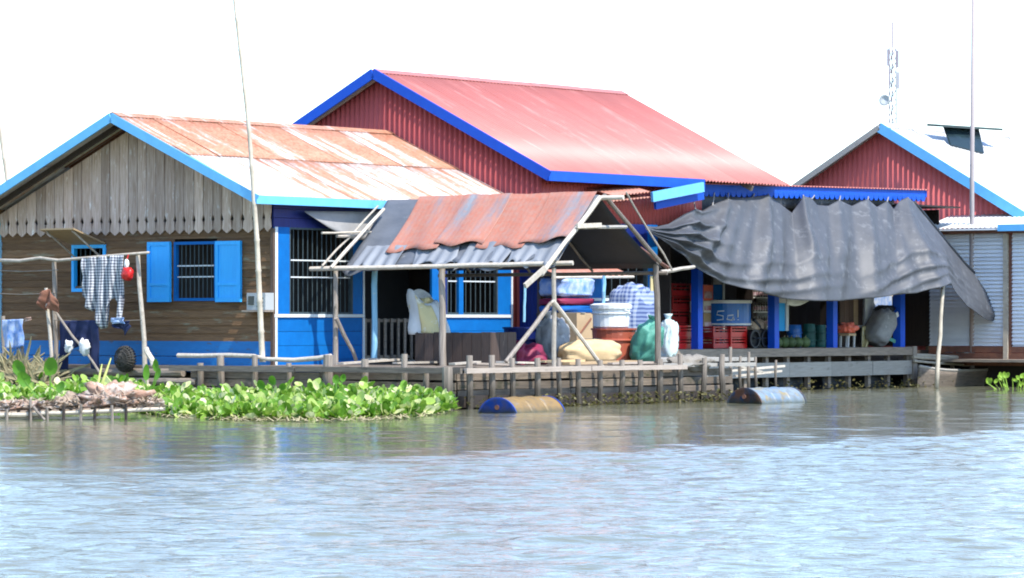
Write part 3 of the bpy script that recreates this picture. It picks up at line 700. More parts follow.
# front strip below the gable wall and its round logs
for k in range(3):
    box((-6.2, -.66 + k * .2, DZ - .06), (.04, -.48 + k * .2, DZ - .01 - random.uniform(0, .01))).build('deck_plank', 'wood_weathered_t', dock)
for k, (z, r, a, b) in enumerate(((.47, .075, -6.3, -1.2), (.33, .07, -6.2, -.9), (.19, .075, -6.3, -.4))):
    stick((a, -.72 - .02 * k, z), (b, -.72 - .02 * k, z + .01), r, r * .85, 10, 8, .012).build('log', 'wood_weathered_t', dock)
for k in range(6):
    stick((.5 + k * .62, DS0 + .25, .20), (.5 + k * .62, DS1, .20), .24, .24, 9, 4, .02).build('added_float_bundle', 'wood_dark', dock)  # dark float bundles, added to block light below the deck
# edge beams
zbm = .555
bar((-1.35, DS0 - .245, zbm), (1.2, DS0 - .245, zbm - .005), .05, .085).build('edge_beam', 'wood_weathered_t', dock)
bar((1.22, DS0 - .245, zbm + .004), (DT + .25, DS0 - .25, zbm), .05, .08).build('edge_beam', 'wood_weathered_t', dock)
bar((DT + .225, DS0 - .12, zbm), (DT + .225, 2.3, zbm + .005), .05, .075).build('edge_beam', 'wood_rail', dock)
bar((DT + .225, 2.32, zbm + .005), (DT + .225, 4.85, zbm), .05, .07).build('edge_beam', 'wood_rail', dock)
bar((DT + .09, 4.4, zbm + .03), (DT + .02, 7.1, zbm + .02), .04, .06).build('edge_beam', 'wood_pale_grey', dock)
# boards that close the dock below the deck
for k in range(3):
    z0 = .16 + k * .125
    for a, b in ((-1.1, 1.5), (1.51, DT - .03)):
        bar((a, DS0 - .03, z0 + .05), (b, DS0 - .03, z0 + .05 + random.uniform(-.012, .012)), .024, .11).build('skirt_board', 'wood_skirt_t', dock)
    for a, b in ((DS0, 2.1), (2.12, 4.4), (4.42, DS1 + .2)):
        bar((DT - .01 - .015 * k, a, z0 + .05), (DT - .01 - .015 * k, b, z0 + .05 + random.uniform(-.015, .015)), .024, .11).build('skirt_board', 'wood_skirt_s', dock)
bar((DT + .02, DS0, .10), (DT + .02, DS1, .085), .16, .17, seg=8, wob=.012).build('float_beam', 'wood_dark', dock)
bar((-1.1, DS0 - .02, .07), (DT, DS0 - .02, .075), .14, .15, seg=8, wob=.01).build('float_beam', 'wood_dark', dock)
# a crooked rail lying along the front edge
tube([(-1.35, DS0 - .06, .745), (-.9, DS0 - .05, .742), (-.3, DS0 - .06, .755), (.2, DS0 - .05, .745), (.45, DS0 - .06, .70), (1.0, DS0 - .05, .685), (1.5, DS0 - .06, .72), (1.75, DS0 - .06, .76)], [.035, .034, .036, .032, .03, .034, .036, .03], n=8, jit=.08).build('loose_rail', 'pole_pale', dock)
def dpost(px, ytop, r, tt=None, ss=None, zb_=-.35):
    if tt is not None: s_ = S(px, tt); q = (tt, s_)
    else: q = (T(px, ss), ss)
    z1 = Z(ytop, q[0], q[1]); l = random.uniform(-.02, .02)
    stick((q[0], q[1], zb_), (q[0] + l, q[1] + l, z1), r, r * .9, 8, 4, .008).build('post', 'wood_dock_post', dock)
for px, yt, r in ((200, 363, .055), (221, 355.5, .062), (253.5, 355, .05), (290, 363, .045), (327, 355, .085), (365, 359, .06), (403, 354, .05), (428, 372, .05)):
    dpost(px, yt, r, ss=DS0 - .14)
for px, yt, r in ((447, 367, .085), (470, 355.5, .05), (492.5, 355, .05), (513.5, 358, .045), (537.5, 358, .05), (560, 358, .04), (579, 359, .045), (601, 360, .045), (622, 360, .045), (641, 360, .045), (661, 359, .055), (682, 354, .045), (703, 358, .045), (722.5, 354, .05)):
    dpost(px, yt, r, tt=DT + .14)
for px, yt, r in ((731, 347, .03), (740, 356, .025), (749, 352, .03), (756, 357, .025), (776, 360, .022)):
    dpost(px, yt, r, tt=3.3, zb_=.0)
for a, b in (((728, 371), (784, 366)), ((735, 376), (781, 371)), ((729, 364), (762, 372))):
    bar(PT(a[0], a[1], 3.25), PT(b[0], b[1], 3.25), .05, .035).build('loose_board', 'pole_pale', dock)
for (x0, y0_, x1, y1_, tt, w, h, m) in ((452, 364, 478, 362, 3.95, .12, .03, 'pole_pale'), (474, 363.5, 507, 364.5, 4.02, .10, .028, 'wood_rail'), (500, 362, 535, 363, 3.7, .16, .03, 'pole_pale'), (540, 361.5, 580, 360.5, 3.6, .2, .03, 'sack_beige'), (566, 363.5, 634, 361.5, 3.75, .14, .04, 'carton'), (610, 364, 660, 362.5, 3.95, .10, .03, 'wood_rail'), (340, 363.5, 398, 359.5, 1.2, .14, .03, 'pole_pale'), (372, 359, 412, 361, .9, .2, .03, 'wood_pale_grey'), (395, 363, 440, 362, 1.9, .1, .03, 'pole_pale')):
    a_, b_ = Vector(PT(x0, y0_, tt)), Vector(PT(x1, y1_, tt)); a_.z = max(a_.z, DZ + .02); b_.z = max(b_.z, DZ + .03)
    bar(a_, b_, w, h).build('loose_board', m, dock)
# a plank shelf leading to the shop
box((1.3, 6.3, .60), (2.6, 9.4, .66)).build('shop_step', 'wood_pale_grey', dock)
box((1.25, 6.3, .44), (1.32, 9.4, .598)).build('shop_step', 'wood_weathered_s', dock)
# grey net bundle on the dock edge
MB().blob((DT - .1, S(690, DT - .1), .60), (.22, .55, .13), e=.9, nz=.22, nf=3, nu=22, nv=12, seed=5).build('net_bundle', 'net_grey', None, smooth=True, base=(DT - .1, S(690, DT - .1), .5))
tag(bpy.data.objects['net_bundle'], 'grey fishing net heaped on the dock edge near the blue posts', 'net')

# ================================================================== SHELTER : patched gable canopy over the dock
sh = thing('dock_canopy', 'patched gable canopy of dark sheeting and rusty tin on crooked poles over the dock', 'canopy', (2.2, 2.5, .6))
RA, RB = Vector((.40, S(388, .40), 3.17)), Vector((4.10, S(599, 4.10), Z(196, 4.10, S(599, 4.10))))
LA, LB = Vector(PT(345, 269, .45)), Vector(PT(556, 264, 4.10))
QA, QB = Vector((.45, LA.y + 2 * (RA.y - LA.y) + .1, LA.z)), Vector(PT(662, 268, 4.10))
def slope(A, B, Cc, D, a, b): return A.lerp(B, a).lerp(Cc.lerp(D, a), b)
nl = (LA - RA).cross(RB - RA).normalized();  nl = nl if nl.z > 0 else -nl
def edge_wave(a): return .03 * math.sin(a * 21) + .03 * math.sin(a * 9 + 1) + .02 * math.sin(a * 47)
def tarp_left(a, b):
    p = slope(RA, RB, LA, LB, a, b * (1.02 + edge_wave(a) * 1.2 - .10 * max(0, math.sin(a * 11 + 4.2)) ** 6))
    sag = .04 * math.sin(math.pi * b) * (1 + math.sin(a * 17)) + .045 * b * b * math.sin(a * 26 + 2 * math.sin(a * 9)) + .02 * noise.noise(Vector((a * 14, b * 5, 1)))
    return p + nl * (.02 - sag * .6)
MB().grid(tarp_left, 60, 16).build('sheeting', 'tarp_shelter', sh, smooth=True, solid=.006)
MB().grid(lambda a, b: slope(RA, RB, QA, QB, a, b) + Vector((0, 0, -.05 * math.sin(math.pi * b) * (1 + .5 * math.sin(a * 15)))), 30, 10).build('sheeting', 'plastic_dark', sh, smooth=True, solid=.006)  # far slope coloured near black to imitate its shaded underside
# rusty sheets laid over the sheeting
for k, (a0, a1, b1, am) in enumerate(((.165, .41, .80, .80), (.385, .61, .74, .66), (.585, .81, .78, .82), (.785, 1.0, .73, .70))):
    def rs(a, b, a0=a0, a1=a1, b1=b1, k=k):
        aa = a0 + (a1 - a0) * a
        bb = b * (b1 + .025 * math.sin(aa * 40 + k) + .02 * math.sin(aa * 17))
        p = slope(RA, RB, LA, LB, aa, bb)
        cor = .0012 * math.cos(2 * math.pi * (aa * 3.8) / .085)
        return p + nl * (.085 + (.012 if k % 2 else 0) + cor + (.03 * math.sin(aa * 13 + 1 + b) + .018 * math.sin(aa * 31 - b * 3)) * b - .03 * math.sin(math.pi * b) + .014 * noise.noise(Vector((aa * 11, b * 3, 4))))
    MB().grid(rs, 64, 10).build('rusty_sheet', 'tin_orange', sh, smooth=True, solid=.004, color=(am, 0, 0, 1))
for k, (a0, a1, b0, b1) in enumerate(((.05, .245, .70, 1.03), (.30, .50, .70, 1.0), (.545, .77, .68, 1.04), (.755, .985, .66, 1.02))):
    def ls(a, b, a0=a0, a1=a1, b0=b0, b1=b1, k=k):
        aa = a0 + (a1 - a0) * a + (.025 * b if k % 2 else -.01 * b); bb = b0 + (b1 + .03 * math.sin(aa * 57 + k) + .02 * math.sin(aa * 131) - b0) * b
        return slope(RA, RB, LA, LB, aa, bb) + nl * (.045 + .02 * math.cos(aa * 3.8 * 2 * math.pi / .19) * (.3 + .7 * b) + .03 * b * math.sin(aa * 19))
    MB().grid(ls, 40, 8).build('eave_sheet', 'tin_orange', sh, smooth=True, solid=.004, color=(.18 + .1 * (k % 2), 0, 0, 1))
# frame
def P4(px, py, t=4.16): return Vector(PT(px, py, t))
stick(RA + Vector((0, 0, -.05)), RB + (RB - RA).normalized() * .42 + Vector((0, 0, -.03)), .032, .036, 8, 6).build('ridge_pole', 'pole_pale', sh)
eL0, eL1 = Vector(PT(310, 269, .15)), Vector(PT(573, 263, 4.35))
stick(eL0, eL1, .036, .036, 8, 8, .01).build('eave_pole', 'pole_pale', sh)
stick(P4(604, 195), P4(660, 262), .034, .036, 8).build('rafter', 'wood_post', sh)
stick(P4(600, 197), P4(541, 275), .036, .036, 8).build('rafter', 'pole_pale', sh)
bar(P4(545, 268, 4.24), P4(525, 286, 4.24), .04, .075).build('rafter_end', 'pole_pale', sh)
stick(P4(576, 227), P4(626, 227), .03, .03, 7).build('tie_beam', 'wood_pale_grey', sh)
bar(P4(577, 226, 4.22), P4(601, 225, 4.22), .03, .07).build('tie_plate', 'pole_pale', sh)
stick(P4(626, 192, 4.0), P4(672, 270, 4.0), .016, .016, 6).build('lath', 'pole_pale', sh)
stick(P4(640, 248, 3.9), P4(668, 268, 3.9), .03, .03, 6).build('brace', 'rust_dark', sh)
stick(P4(661, 272, 3.5), P4(694, 267, 3.5), .034, .03, 7).build('eave_pole', 'pole_pale', sh)
for f in (.15, .42, .7):
    stick(slope(RA, RB, QA, QB, f, .02) - Vector((0, 0, .06)), slope(RA, RB, QA, QB, f, .98) - Vector((0, 0, .06)), .02, .02, 6).build('rafter', 'wood_weathered_s', sh)
stick(QA + Vector((0, 0, -.08)), QB + Vector((0.1, 0, -.08)), .03, .03, 7).build('eave_pole', 'wood_weathered_t', sh)
for (x0, y0_, x1, y1_, tt, r, m) in ((331, 268, 384, 209, .55, .030, 'pole_pale'), (322, 266, 378, 206, .40, .018, 'pole_pale'), (322, 233, 372, 232, .45, .018, 'bamboo'), (337, 236, 362, 236, .42, .026, 'pole_pale'), (352, 268, 368, 252, .52, .016, 'rust_dark'), (376, 268, 394, 252, .9, .018, 'pole_pale'), (402, 268, 412, 260, 1.4, .016, 'pole_pale'), (438, 267, 462, 240, 2.1, .034, 'pole_pale')):
    stick(PT(x0, y0_, tt), PT(x1, y1_, tt), r, r * .9, 7, 4).build('lath', m, sh)
def spost(px0, y0_, px1, y1_, tt, r, m='wood_post'):
    p, q = Vector(PT(px0, y0_, tt)), Vector(PT(px1, y1_, tt)); p.z = max(p.z, DZ - .02) if p.z < .75 else p.z
    stick(p, q, r, r * .92, 8, 6, .008).build('canopy_post', m, sh)
spost(335.5, 366, 335.5, 268, .5, .042); spost(443, 366, 442, 264, 2.2, .055); spost(554, 368, 554, 268, 4.05, .036, 'pole_pale'); spost(658, 362, 656, 262, 4.05, .05)
stick(PT(336, 318, .6), PT(356, 360, .6), .035, .03).build('brace', 'wood_post', sh)
stick(P4(553, 301, 4.0), P4(506, 362, 4.0), .036, .034).build('brace', 'wood_post', sh)
stick(P4(553, 301, 4.1), P4(603, 368, 4.1), .034, .03).build('brace', 'pole_pale', sh)
stick(PT(374, 359, .75), PT(375, 268, .75), .048, .045, 8).build('canopy_post', 'blue_pale', sh)
stick(PT(603, 315, 1.3), PT(604, 276, 1.3), .03, .03, 6).build('canopy_post', 'blue_pale', sh)
stick(PT(524, 322, 1.6), PT(525, 284, 1.6), .022, .022, 6, wob=.002).build('canopy_post', 'blue_pale', sh)
box(PT(650, 291, 4.0), (Vector(PT(654, 276, 4.0)) + Vector((.02, 0, 0)))).build('tag_board', 'sack_yellow', sh)

# ================================================================== TARPAULIN hung along the shop
TOP = [(646,226),(655,227),(668,224),(682,214),(690,209),(700,211),(712,205),(726,199),(740,198),(752,197),(766,195),(774,200),(783,207),(791,213),(797,204),(801,196),(812,198),(818,205),(828,206),(838,200),(852,206),(866,199),(876,207),(886,201),(893,209),(899,201),(906,197),(916,203),(932,224),(948,245),(962,261),(973,272),(986,292),(994,304)]
BOT = [(646,232),(655,240),(668,251),(682,262),(700,272),(715,282),(745,291),(775,298),(800,301),(835,301),(865,298),(890,295),(912,293),(930,287),(943,283),(952,295),(962,306),(975,313),(986,320),(994,322)]
TTOP = [(646,.95),(690,.62),(720,.56),(905,.56),(920,.60),(994,.95)]
TBOT = [(646,1.05),(690,1.05),(760,1.15),(860,1.30),(943,1.60),(960,1.35),(994,1.05)]
HANG = (690, 726, 766, 801, 838, 866, 906)
def ridge(x): return 1 / (1 + x * x * (1 + abs(x)))
def folds(px, b):
    d = 0.0; g = min(1, .2 + b * 1.8)
    for k, hx in enumerate(HANG):                     # broad pleats that fall from every tie point
        c = hx + (-34, -52, -20, 4, -14, 2, 24)[k] * b ** 1.4; w = 5 + 8 * b
        d += (.20, .22, .34, .30, .16, .22, .26)[k] * g * (1 - .25 * b) * ridge((px - c) / w)
    for c0, ln, am, w0 in ((741, -30, .10, 5), (754, -26, .07, 4), (781, -12, .13, 5), (789, 10, .08, 4), (818, -4, .13, 6), (828, -22, .06, 4), (848, -16, .10, 5), (858, 6, .06, 4), (876, 4, .09, 5), (886, 22, .10, 5), (896, 34, .07, 4), (912, 30, .10, 5), (930, 26, .08, 5), (950, 16, .07, 5)):
        c = c0 + ln * b; d += am * min(1, b * 2) * ridge((px - c) / (w0 + 5 * b))
    l = max(0, min(1, (738 - px) / 55)); l = l * l * (3 - 2 * l)   # swags pulled to the bunched left end
    ph = b * 4.6 - (px - 650) * .012
    d += l * .20 * ridge(((ph % 1.0) - .5) * 4.2) * min(1, max(0, (px - 646) / 25)) * math.sin(math.pi * min(1, b * .8 + .15))
    w = max(0, min(1, (px - 655) / 40)) * max(0, min(1, (860 - px) / 90))   # swags that follow the hem
    for b0, am in ((.94, .05), (.81, .055), (.64, .03)): d += w * am * ridge((b - b0 - .10 * math.sin((px - 660) * .028)) / .045)
    e = max(0, min(1, (px - 850) / 40)) * max(0, min(1, (975 - px) / 40))
    for b0, am in ((.55, .05), (.74, .08), (.90, .06)): d += e * am * ridge((b - b0 + (px - 910) * .004) / .05)
    d += .05 * noise.noise(Vector((px * .03, b * 2.0, 2))) + .010 * noise.noise(Vector((px * .09, b * 6, 6)))
    return d
def tarp_pt(a, b):
    px = 646 + 348 * a
    y = lin(TOP, px) + (lin(BOT, px) - lin(TOP, px)) * b
    t0 = lin(TTOP, px); t1 = lin(TBOT, px); tb = t0 + (t1 - t0) * b + .12 * math.sin(math.pi * b)
    s = S(px, tb); z = Z(y, tb, s)
    return (tb + folds(px, b), s - folds(px, b) * .2, z)
tp = MB().grid(tarp_pt, 300, 60).build('shop_tarpaulin', 'tarp', None, smooth=True, solid=.006, base=(.8, 14, 2.3))
tag(tp, 'huge dark grey tarpaulin hung in folds along the shop front', 'tarpaulin')
for hx in (690, 712, 726, 752, 766, 801, 812, 838, 866, 886, 906):
    a = (hx - 646) / 348; q = Vector(tarp_pt(a, .01)); e = Vector((FT + .02, S(hx + 1.5, FT), 0)); e.z = zF0 + (zF1 - zF0) * (e.y - sF0) / (sF1 - sF0) - .10
    tube([q, q.lerp(e, .5) - Vector((0, 0, .01)), e], .012, n=5).build('tie_cord', 'cloth_grey', tp)
# dark strip that stands in for the shade between fascia and tarpaulin
ic = MB().grid(lambda a, b: (lambda px: Vector(PT(px, (190 + 3 * a) + b * lin([(0, 34), (.25, 20), (.6, 16), (1, 12)], a), .33 + .03 * math.sin(px * .3))))(672 + 222 * a), 80, 3).build('eave_shade_strip', 'tarp', None, smooth=True, solid=.004, base=(.3, 14, 3.4))
tag(ic, 'dark strip standing in for shade under the toothed blue fascia', 'netting')
rp = tube([tarp_pt(.772 + .17 * f, 0) for f in [k / 12 for k in range(13)]], .035, n=7, jit=.15).build('tarpaulin_rope', 'plastic_dark', None, smooth=True, base=tarp_pt(.85, 0))
tag(rp, 'dark rolled hem rope running down the far edge of the tarpaulin', 'rope')
pl = stick(PT(936.5, 388, 1.68), PT(943.5, 283, 1.66), .045, .036, 8, 6, .01).build('tarpaulin_pole', 'bamboo', None, smooth=True, base=PT(936, 386, 1.68))
tag(pl, 'leaning bamboo pole propping up the far end of the grey tarpaulin', 'pole')
wh = MB().grid(lambda a, b: Vector(PT(786 + 26 * a, 298 + b * 8 * math.sin(math.pi * min(1, .25 + a * .72)), .75 + .05 * math.sin(a * 9))), 10, 4).build('white_plastic_sheet', 'plastic_white', None, smooth=True, solid=.004, base=PT(800, 300, .75))
tag(wh, 'scrap of white plastic hanging below the tarpaulin hem', 'plastic sheet')

# ================================================================== HOUSE 3
G3 = 21.1; A3T = T(880, G3 - .25); A3Z = Z(124, A3T, G3 - .25); SL3 = .565
h3 = thing('far_red_house', 'red gabled house with a white tin roof and light blue fascia on the far side', 'house', (-2, 24, 0))
def roof_z3(tt): return A3Z - SL3 * abs(tt - A3T)
tl3, tr3 = A3T - 3.6, A3T + 4.0
nW = 9; wW = (tr3 - tl3 - .3) / nW
for k in range(nW):
    a0, a1 = tl3 + .15 + k * wW, tl3 + .15 + (k + 1) * wW + .03; off = .006 if k % 2 else 0
    mbx = MB(); n = int((a1 - a0) / .12 * 6)
    mbx.grid(lambda a, b: (a0 + (a1 - a0) * a, G3 - off + .007 * math.cos(2 * math.pi * (a0 + (a1 - a0) * a) / .12), .6 + b * (roof_z3(a0 + (a1 - a0) * a) - .06 - .6)), n, 1)
    mbx.build('wall_sheet', 'red_wall_far', h3, smooth=True, solid=.003)
for side, ed in ((1, tr3), (-1, tl3)):
    for k in range(8):
        s0 = G3 - .25 + k * 1.0
        MB().sheet((A3T, s0 - .01, A3Z + (.005 if k % 2 else 0)), (0, 1.04, 0), (ed - A3T, 0, -SL3 * abs(ed - A3T)), wl=.105, amp=.011, nv=2).build('roof_sheet', 'white_roof', h3, smooth=True, solid=.003)
    p0 = Vector((A3T, G3 - .28, A3Z - .07)); p1 = Vector((ed, G3 - .28, A3Z - .07 - SL3 * abs(ed - A3T)))
    bar(p0, p1, .03, .20 if side > 0 else .11).build('rake_fascia', 'blue_light' if side > 0 else 'wood_pale_grey', h3)
ridge_cap(A3T, G3 - .25, G3 + 7.75, A3Z, SL3, 'white_roof', h3)
box((tr3 - .2, G3 + .02, .6), (tr3 - .16, G3 + 7.7, roof_z3(tr3) - .1)).build('side_wall', 'red_wall', h3)
box((tl3 + .16, G3 + 7.66, .6), (tr3 - .2, G3 + 7.7, roof_z3(tr3) - .1)).build('back_wall', 'red_wall', h3)
# lean-to below the gable: fascia, beam, slatted shutter walls, posts
LS3 = 20.2
tb0, tb1 = T(930, LS3), T(1008, LS3)
zL0, zL1 = Z(228.5, tb1, LS3), Z(217.5, tb1, LS3)
box((tb0, LS3 - .37, zL0 - .035), (tb1 - .02, LS3 - .345, zL0 - .002)).build('lean_to_fascia', 'white_paint', h3)
box((tb1 - .01, LS3 - .40, zL0 - .06), (tb1 + 1.4, LS3 - .375, zL0 + .07)).build('lean_to_fascia', 'blue_light', h3)
for k in range(5): MB().sheet((tb0 + k * .74, LS3 - .34, zL0 + .012 + (.003 if k % 2 else 0)), (.77, 0, 0), (0, 1.22, .30), wl=.1, amp=.009, nv=1).build('lean_to_sheet', 'white_roof', h3, smooth=True, solid=.003)
box((tb0, LS3 - .12, zL0 - .09), (tb1 + 1.4, LS3 - .03, zL0 - .01)).build('lean_to_beam', 'rust_dark', h3)
zW0, zW1 = Z(346, tb1, LS3), zL0 - .09
def slat_wall(a, b, z0, z1):
    n = int((z1 - z0) / .075)
    for k in range(n):
        za, zc = z0 + (z1 - z0) * k / n, z0 + (z1 - z0) * (k + 1) / n
        MB().add([(a, LS3 - .035, za), (b, LS3 - .035, za), (b, LS3, za), (a, LS3, za), (a, LS3 + .012, zc), (b, LS3 + .012, zc), (b, LS3 + .03, zc), (a, LS3 + .03, zc)],
                 [(3,2,1,0),(4,5,6,7),(0,1,5,4),(1,2,6,5),(2,3,7,6),(3,0,4,7)]).build('steel_slat', 'steel_sheet', h3)
slat_wall(tb0, tb1 - .06, zW0, zW1); slat_wall(tb1 + .10, tb1 + 1.4, zW0 - .12, zW1)
box((tb1 - .055, LS3 - .10, .5), (tb1 + .045, LS3, zL0 - .1)).build('lean_to_post', 'bamboo', h3)
box((tb1 + .05, LS3 - .06, .5), (tb1 + .09, LS3, zL0 - .1)).build('lean_to_post', 'rust_dark', h3)
for k in range(3): box((tb0, LS3 - .05 - .02 * k, zW0 - .13 * (k + 1)), (tb1 + 1.4, LS3 - .02 - .02 * k, zW0 - .13 * k - .01)).build('base_board', 'rust_dark', h3)
bar((tb0 + .6, LS3 - .30, zW0 + .8), (tb1 - .05, LS3 - .14, .62), .04, .05).build('base_brace', 'wood_dark', h3) if False else None
box((tb0 - 1.6, LS3 + .3, -.2), (tb1 + 1.5, LS3 + .8, .47)).build('underfloor_light_block', 'wood_dark', h3)  # dark box added to keep light out beneath the lean-to
box((tb0 - 1, LS3 - .9, .48), (tb1 + 1.5, LS3 + .9, .53)).build('house_deck', 'wood_weathered_t', h3)
# solar panel on its roof
sv = thing('solar_panel', 'dark solar panel tilted up on the white tin roof', 'solar panel', (A3T + .5, G3 + 1.5, A3Z - .3))
sA_, sB_ = T(926, G3 + 1.2), T(991, G3 + 1.6)
q0 = Vector((A3T + .42, G3 + .9, 0)); q0.z = Z(126, q0.x, q0.y)
q1 = Vector((A3T + .62, S(990, A3T + .62), 0)); q1.z = Z(130, q1.x, q1.y)
dn = Vector((.25, .10, -.02))
MB().add([q0, q1, q1 + dn, q0 + dn, q0 + Vector((0, 0, .05)), q1 + Vector((0, 0, .05)), q1 + dn + Vector((0, 0, .05)), q0 + dn + Vector((0, 0, .05))],
         [(3,2,1,0),(4,5,6,7),(0,1,5,4),(1,2,6,5),(2,3,7,6),(3,0,4,7)]).build('panel_slab', 'panel_dark', sv)
w0, w1 = q0.lerp(q1, .25), q0.lerp(q1, .80); w2 = Vector((A3T + 1.0, S(983, A3T + 1.0), 0)); w2.z = roof_z3(w2.x) + .015; w3 = Vector((A3T + .75, S(950, A3T + .75), 0)); w3.z = roof_z3(w3.x) + .015
sh_ = Vector((.02, .02, .02))
MB().add([w0, w1, w2, w3, w0 + sh_, w1 + sh_, w2 + sh_, w3 + sh_], [(3,2,1,0),(4,5,6,7),(0,1,5,4),(1,2,6,5),(2,3,7,6),(3,0,4,7)]).build('back_plate', 'panel_dark', sv)

# ================================================================== POLES AND MAST
def place_world(mb, name, m, base, label, cat, smooth=True):
    b = Vector(base); mb.v = [(p[0] - b.x, p[1] - b.y, p[2] - b.z) for p in mb.v]
    o = mb.build(name, m, None, smooth=smooth, world=True); o.location = b
    return tag(o, label, cat)
def W3(px, py, Y): return Vector(((px - CXP) / F_PX * Y, Y, EYE + (HYP - py) * Y / F_PX))
def bamboo_pole(pts, r0, r1, node):
    m = MB(); n = len(pts); P = [Vector(p) for p in pts]; out, rr = [], []
    L = sum((P[i + 1] - P[i]).length for i in range(n - 1)); acc = 0
    for i in range(n - 1):
        d = (P[i + 1] - P[i]); k = max(1, int(d.length / node))
        for j in range(k):
            for f, g in ((0, 1.22), (.06, 1.0), (.94, 1.0)):
                out.append(P[i] + d * ((j + f) / k)); rr.append((r0 + (r1 - r0) * (acc + d.length * (j + f) / k) / L) * g)
        acc += d.length
    out.append(P[-1]); rr.append(r1)
    return m.tube(out, rr, n=8)
place_world(bamboo_pole([W3(262.5, 362, 53.3), W3(257, 240, 53.3), W3(249, 130, 53.3), W3(240, 50, 53.3), W3(233, -12, 53.3)], .045, .022, .42), 'bamboo_pole', 'bamboo', W3(262, 362, 53.3), 'tall leaning bamboo pole standing before the brown wooden wall', 'pole')
place_world(bamboo_pole([W3(9, 300, 63), W3(8, 187, 63), W3(0, 130, 63), W3(-8, 80, 63)], .04, .03, .5), 'bamboo_pole', 'bamboo', W3(9, 300, 63), 'thin pole behind the wooden house at the far left', 'pole')
Yp = Vw(*PT(972, 345, .6)).y
place_world(tube([W3(972, 368, Yp), W3(972, 180, Yp), W3(973.5, -10, Yp)], [.05, .046, .036], n=8), 'thin_pole', 'pole_painted', W3(972, 368, Yp), 'tall thin pale pole beside the end of the grey tarpaulin', 'pole')
# lattice mast far behind
ms = bpy.data.objects.new('radio_mast', None); col.objects.link(ms); YM = 230.0; mb0 = W3(892.5, 330, YM); mb0.z = -.6; ms.location = mb0; BASE[ms] = Vector((0, 0, 0))
tag(ms, 'slender pale lattice radio mast with a dish, far behind the red house', 'mast')
ztop = W3(0, 48, YM).z + .6
legs = [(.34 * math.cos(a), .34 * math.sin(a)) for a in (R(90), R(210), R(330))]
for x, y in legs: tube([(x, y, 0), (x * .75, y * .75, ztop)], .045, n=6).build('mast_leg', 'mast_paint', ms)
nst = 22
for k in range(nst):
    z0, z1 = ztop * k / nst, ztop * (k + 1) / nst; f0 = 1 - .25 * k / nst
    for i in range(3):
        x0, y0 = legs[i]; x1, y1 = legs[(i + 1) % 3]
        tube([(x0 * f0, y0 * f0, z0), (x1 * f0, y1 * f0, z1)], .026, n=4).build('mast_brace', 'mast_red' if (k // 4) % 2 else 'mast_paint', ms)
tube([(0, 0, ztop), (0, 0, W3(0, 22, YM).z + .6)], .05, n=6).build('mast_spike', 'mast_red', ms)
for dx, dz in ((-.35, -.3), (.3, -.4), (-.25, -1.6), (.32, -1.8)): MB().box((dx - .06, -.5, ztop + dz - .9), (dx + .06, -.35, ztop + dz + .2)).build('antenna_panel', 'mast_paint', ms)
zd = W3(0, 101, YM).z + .6
MB().lathe([(.0, 0), (.26, .04), (.38, .13), (.37, .15), (.24, .07), (0, .03)], (-.55, -.6, zd), 18, (-.4, -.85, .1)).build('dish', 'meter_grey', ms, smooth=True)
tube([(-.5, -.5, zd), (-.1, -.1, zd)], .06, n=6).build('dish_arm', 'mast_paint', ms)
MB().box((-1.5, -1.5, .3), (1.5, 1.5, .9)).build('mast_base', 'wood_pale_grey', ms)

# ================================================================== GOODS ON THE DOCK
def sack(name, m, c, r, label, cat, rot=0, tilt=0, e=.75, nz=.08, seed=1, neck=None, group=None, stripe=None, flat=.85):
    o = thing(name, label, cat, (c[0], c[1], c[2] - r[2]), group)
    MB().blob(c, r, e=e, nz=nz, nf=2.4, nu=44, nv=30, seed=seed, rot=rot, tilt=tilt, flat=flat).build('sack_body', m, o, smooth=True)
    if neck:
        d = Vector(neck).normalized(); p = Vector(c) + Vector((d.x * r[0], d.y * r[1], d.z * r[2])) * .86
        MB().lathe([(.07, -.06), (.03, .03), (.028, .05), (.06, .11), (.085, .15), (.03, .14)], p, 12, d, jit=.12).build('tied_neck', m, o, smooth=True)
    return o
def tub(name, m, c, r0, r1, h, label, cat, rim=None, lid=None, group=None):
    o = thing(name, label, cat, c, group)
    MB().lathe([(r0 * .9, 0), (r0, .02), (r0 + (r1 - r0) * .5, h * .5), (r1, h - .03), (r1 + .02, h - .03), (r1 + .02, h), (r1 - .015, h), (r1 - .03, h - .06), (.0, h - .07)], c, 24).build('tub_body', m, o, smooth=False)
    MB().lathe([(r1 + .004, h * .62), (r1 + .016, h * .64), (r1 + .016, h * .67), (r1 + .002, h * .69)], c, 24).build('hoop', m, o)
    if lid: MB().lathe([(r1 + .03, h - .05), (r1 + .035, h + .01), (r1 * .9, h + .035), (0, h + .045)], c, 24).build('lid', lid, o)
    for sg in (-1, 1):
        tube([Vector(c) + Vector((sg * (r1 + .01), -.06, h * .8)), Vector(c) + Vector((sg * (r1 + .05), 0, h * .74)), Vector(c) + Vector((sg * (r1 + .01), .06, h * .8))], .01, n=5).build('handle', m, o)
    return o
